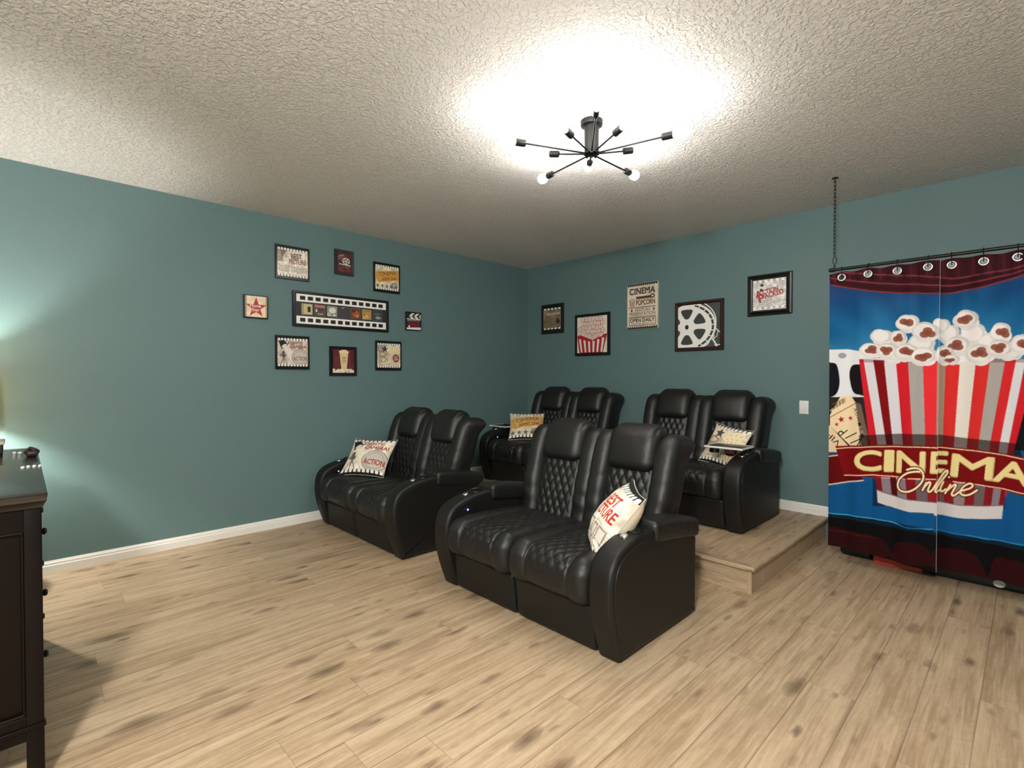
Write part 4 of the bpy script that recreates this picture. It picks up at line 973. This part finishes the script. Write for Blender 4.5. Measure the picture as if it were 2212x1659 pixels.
def sample(img, fx, fy):
    h, w, _ = img.shape; x = np.clip(fx*w-.5, 0, w-1.001); y = np.clip(fy*h-.5, 0, h-1.001); xi = x.astype(int); yi = y.astype(int); a = (x-xi)[..., None]; b = (y-yi)[..., None]
    return img[yi, xi]*(1-a)*(1-b)+img[yi, xi+1]*a*(1-b)+img[yi+1, xi]*(1-a)*b+img[yi+1, xi+1]*a*b
def panel(label, x0, x1, y0, n, grom, phase, shift=0):
    t = thing('curtain', label, 'curtain', (x0, CY, 0), 0, 'popcorn curtain panels')
    top = 2.072
    def pos(u, v):
        x = x0+u*(x1-x0); z0 = .112+.020*np.sin((x-3.6)*2.1)*0 + .012*np.sin(x*7+phase); z = top+(z0-top)*v
        fold = .010*np.sin((x-x0)*21+phase)*(1-.35*v)+.006*np.sin((x-x0)*47+phase*2+v*2)+.020*np.sin((x-x0)*5+1+phase)*v
        pucker = .008*np.cos((x-grom[0])/(grom[1]-grom[0])*2*PI)*np.exp(-v*9)
        return np.stack([x-x0, y0+fold+pucker, z - .006*np.exp(-v*40)*(1-np.cos((x-grom[0])/(grom[1]-grom[0])*2*PI))], -1)
    u, v = np.meshgrid(np.linspace(0, 1, n[0]), np.linspace(0, 1, n[1])); P = pos(u, v)
    img = sample(cimg, (P[..., 0]+x0+shift-AX0)/(AX1-AX0), (AZ1-P[..., 2])/(AZ1-AZ0)).copy()
    return t, pos, img
ORD = ['first', 'second', 'third', 'fourth', 'fifth', 'sixth', 'seventh', 'eighth', 'ninth', 'tenth']
def grommets(t, pos, x0, x1, gx, hollow):
    for g in gx:
        u = np.array([[(g-x0)/(x1-x0)]]); v = np.array([[.0225]]); p = pos(u, v)[0, 0]
        mb = MB(); tube(mb, [(p[0]+.0215*math.cos(w), p[1]-.004, 2.029+.0215*math.sin(w)) for w in np.linspace(0, 2*PI, 28, endpoint=False)], .0062, 10, closed=True); gr = mb.build('grommet', steel, t)
        mb = MB(); lathe(mb, [(0, .0), (.0165, 0), (.0165, .001), (0, .001)], 24, align_z((0, -1, 0), (p[0], p[1]-.0035, 2.029))); mb.build('grommet_eye', gloss if hollow(g) else grey_wall_seen, gr)
        h = thing('curtain_hook', 'small black hook holding the %s grommet from the left on the curtain rod' % ORD.pop(0), 'hook', (x0+p[0], CY, RODZ), 0, 'hooks along the curtain rod')
        mb = MB(); py = p[1]; tube(mb, smooth_path([(0, .013, -.004), (0, .008, .012), (0, -.006, .0145), (0, -.017, .003), (0, py-.014, -.030), (0, py-.013, -.052), (0, py-.004, -.060)], 4), .0024, 8); mb.build('hook', blackmetal, h)
grey_wall_seen = mat('plain_grey_backing', (.22, .24, .23), .6)
LPX = (3.622, 4.228); RPX = (4.205, 5.14)
GL = [3.695, 3.852, 4.009, 4.167]; GR_ = [4.279, 4.424, 4.571, 4.716, 4.861, 5.006]
t, pos, img = panel('left panel of the popcorn cinema curtain with the 3D glasses and ticket', LPX[0], LPX[1], -.012, (250, 640), GL, .4)
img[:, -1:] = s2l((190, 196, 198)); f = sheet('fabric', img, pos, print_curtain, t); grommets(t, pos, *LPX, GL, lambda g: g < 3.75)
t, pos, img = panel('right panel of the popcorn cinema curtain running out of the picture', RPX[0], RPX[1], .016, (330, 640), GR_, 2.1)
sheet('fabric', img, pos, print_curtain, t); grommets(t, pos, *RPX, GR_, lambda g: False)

# things on the floor behind the curtain hem
def case(name, label, cat, x0, x1, y0, y1, h, m, r=.03):
    t = thing(name, label, cat, ((x0+x1)/2, (y0+y1)/2, 0)); mb = MB(); rbox(mb, (0, 0, h/2), (x1-x0, y1-y0, h), r, n=5, step=.2); b = mb.build('body', m, t, smooth=180)
    return t
case('storage_case', 'low black case on the floor behind the left end of the curtain hem', 'case', 3.640, 3.842, -.395, -.06, .22, black_case)
case('storage_box', 'red-orange box peeking out under the curtain hem', 'box', 3.856, 4.135, -.445, -.05, .16, red_case, .012)
t = case('equipment_case', 'long black case on the floor under the right part of the curtain', 'case', 4.160, 5.10, -.43, -.05, .20, black_case)
mb = MB(); lathe(mb, [(0, .004), (.016, .004), (.022, .002), (.022, 0)], 20, align_z((0, -1, 0), (4.507-4.63, -.191, .040)) @ Matrix.Scale(1.3, 4, (1, 0, 0))); mb.build('round_badge', white_plastic, t)['label'] = 'small pale round badge'

# ------------------------------------------------------------------ dresser at the left edge, end panel towards the room
DX0, DX1, DY0, DY1, DT = 1.08, 2.380, -5.24, -4.750, .962
t = thing('dresser', 'dark espresso wood dresser with a polished top at the left edge', 'dresser', ((DX0+DX1)/2, (DY0+DY1)/2, 0)); ox, oy = (DX0+DX1)/2, (DY0+DY1)/2
def dbox(name, x0, x1, y0, y1, z0, z1, m=dark_wood, parent=None, r=.004):
    mb = MB(); rbox(mb, ((x0+x1)/2-ox, (y0+y1)/2-oy, (z0+z1)/2), (x1-x0, y1-y0, z1-z0), r, n=3); return mb.build(name, m, parent or t, smooth=40)
mb = MB()
rbox(mb, (-.03, 0, DT-.011), (DX1-DX0+.120, DY1-DY0+.028, .022), .006, n=3)
V = []
for (o, z) in ((.028, DT-.020), (.027, DT-.030), (.016, DT-.040), (.008, DT-.052), (.004, DT-.056)):
    for sx, sy in ((-1, -1), (1, -1), (1, 1), (-1, 1)): V.append((sx*((DX1-DX0)/2+o), sy*((DY1-DY0)/2+o*.45), z))
mb.add(V, [(k*4+j, (k+1)*4+j, (k+1)*4+(j+1) % 4, k*4+(j+1) % 4) for k in range(4) for j in range(4)] + [(0, 1, 2, 3), (19, 18, 17, 16)])
mb.build('top', dark_top, t, smooth=30)
body = dbox('carcass', DX0+.02, DX1-.018, DY0+.01, DY1-.012, .19, DT-.05)
for (y0, y1) in ((DY1-.044, DY1), (DY0, DY0+.044)):
    dbox('leg', DX1-.045, DX1, y0, y1, 0, DT-.05); dbox('leg', DX0, DX0+.045, y0, y1, 0, DT-.05)
dbox('end_rail', DX1-.020, DX1-.002, DY0+.04, DY1-.04, DT-.13, DT-.05); dbox('end_rail', DX1-.020, DX1-.002, DY0+.04, DY1-.04, .150, .232)
dbox('base_moulding', DX1-.022, DX1+.006, DY0+.02, DY1+.004, .186, .200, r=.003)
mb = MB(); yy0, yy1, zz0, zz1 = DY0+.046, DY1-.046, .234, DT-.132; x_ = DX1-.018
for a, b in (((yy0, zz0), (yy1, zz0)), ((yy1, zz0), (yy1, zz1)), ((yy1, zz1), (yy0, zz1)), ((yy0, zz1), (yy0, zz0))): tube(mb, [(x_+.006-ox, a[0]-oy, a[1]), (x_+.006-ox, b[0]-oy, b[1])], .006, 8)
mb.build('panel_moulding', dark_wood, t)
for k in range(3):
    for j in range(3):
        x0 = DX0+.06+j*.40; z0 = .215+k*.225; dr = dbox('drawer', x0, x0+.375, DY1-.016, DY1-.004, z0, z0+.21)
        mb = MB(); lathe(mb, [(0, .024), (.009, .023), (.013, .017), (.010, .010), (.006, .006), (.008, 0)], 16, align_z((0, 1, 0), (x0+.187-ox, DY1-.005-oy, z0+.105))); mb.build('knob', blackmetal, dr)
# things on the dresser
o = thing('ornament', 'small dark plum lump-shaped ornament on the far corner of the dresser top', 'ornament', (*at(69, 984, 2, DT)[:2], DT))
mb = MB(); rbox(mb, (0, 0, .014), (.10, .045, .028), .012, n=5, step=.012, disp=lambda p, n: .006*math.sin(90*p[0]+2)*math.sin(110*p[2]+1)*(n[2] > -.5)); mb.build('body', dark_orn, o, smooth=180)
mb = MB(); tube(mb, smooth_path([(-.030, .01, .024), (-.020, -.005, .034), (.0, -.012, .028), (.02, 0, .034), (.03, .01, .024)], 5), .007, 8); mb.build('loop', dark_orn, o)
for k, (px, py, a) in enumerate(((49, 1011, .011), (61, 1009, .011), (74, 1008, .011), (86, 1007, .009), (31, 979, .012), (43, 979, .014))):
    p = at(px, py, 2, DT)
    lab = (['leftmost', 'second from the left', 'third from the left', 'rightmost'][k]+' of the four white tokens on the dresser top' if k < 4 else ['left one', 'right one'][k-4]+' of the two white tokens beside the dark dresser ornament')
    o = tag((lambda mb: (lathe(mb, [(0, .006), (a*.7, .006), (a, .003), (a*.9, 0), (0, 0)], 18, Matrix.Translation((0, 0, 0)) @ Matrix.Scale(1.7, 4, (1, 0, 0)) @ Matrix.Scale(.62, 4, (0, 1, 0))), mb.build('token', white_plastic))[1])(MB()), lab, 'token', 'white tokens in a row on the dresser' if k < 4 else 'white tokens beside the ornament')
    o.location = (p[0], p[1], DT)
p = at(2, 978, 2, DT); o = thing('trinket_box', 'small dark box with a beige lid at the left end of the dresser top', 'box', (p[0]-.01, p[1]-.03, DT))
mb = MB(); rbox(mb, (0, 0, .022), (.15, .075, .044), .005, n=3); mb.build('body', black_case, o, smooth=40)
mb = MB(); rbox(mb, (0, 0, .052), (.165, .088, .016), .004, n=3); mb.build('lid', tan, o, smooth=40)['label'] = 'beige lid'

# ------------------------------------------------------------------ table lamp by the left wall (just outside the picture, lights that wall)
LPX_, LPY_ = .27, -5.07
t = thing('side_table', 'small dark round side table by the left wall beyond the dresser', 'table', (LPX_, LPY_, 0))
mb = MB(); lathe(mb, [(0, .56), (.20, .56), (.21, .57), (.21, .585), (.20, .59), (0, .59)], 32); mb.build('table_top', dark_wood, t, smooth=40)
mb = MB(); lathe(mb, [(.14, 0), (.14, .012), (.03, .03), (.022, .10), (.022, .56)], 24); mb.build('pedestal', dark_wood, t, smooth=40)
t = thing('table_lamp', 'table lamp with a warm linen drum shade by the left wall', 'lamp', (LPX_, LPY_, .59))
mb = MB(); lathe(mb, [(.085, 0), (.085, .015), (.03, .03), (.045, .12), (.06, .20), (.03, .32), (.010, .36), (.010, .54)], 28); mb.build('lamp_base', blackmetal, t, smooth=40)
mb = MB(); lathe(mb, [(.150, .51), (.140, .79), (.138, .79), (.148, .51), (.150, .51)], 40, caps=False); m_ = mb.build('lamp_shade', shade_mat, t, smooth=40)
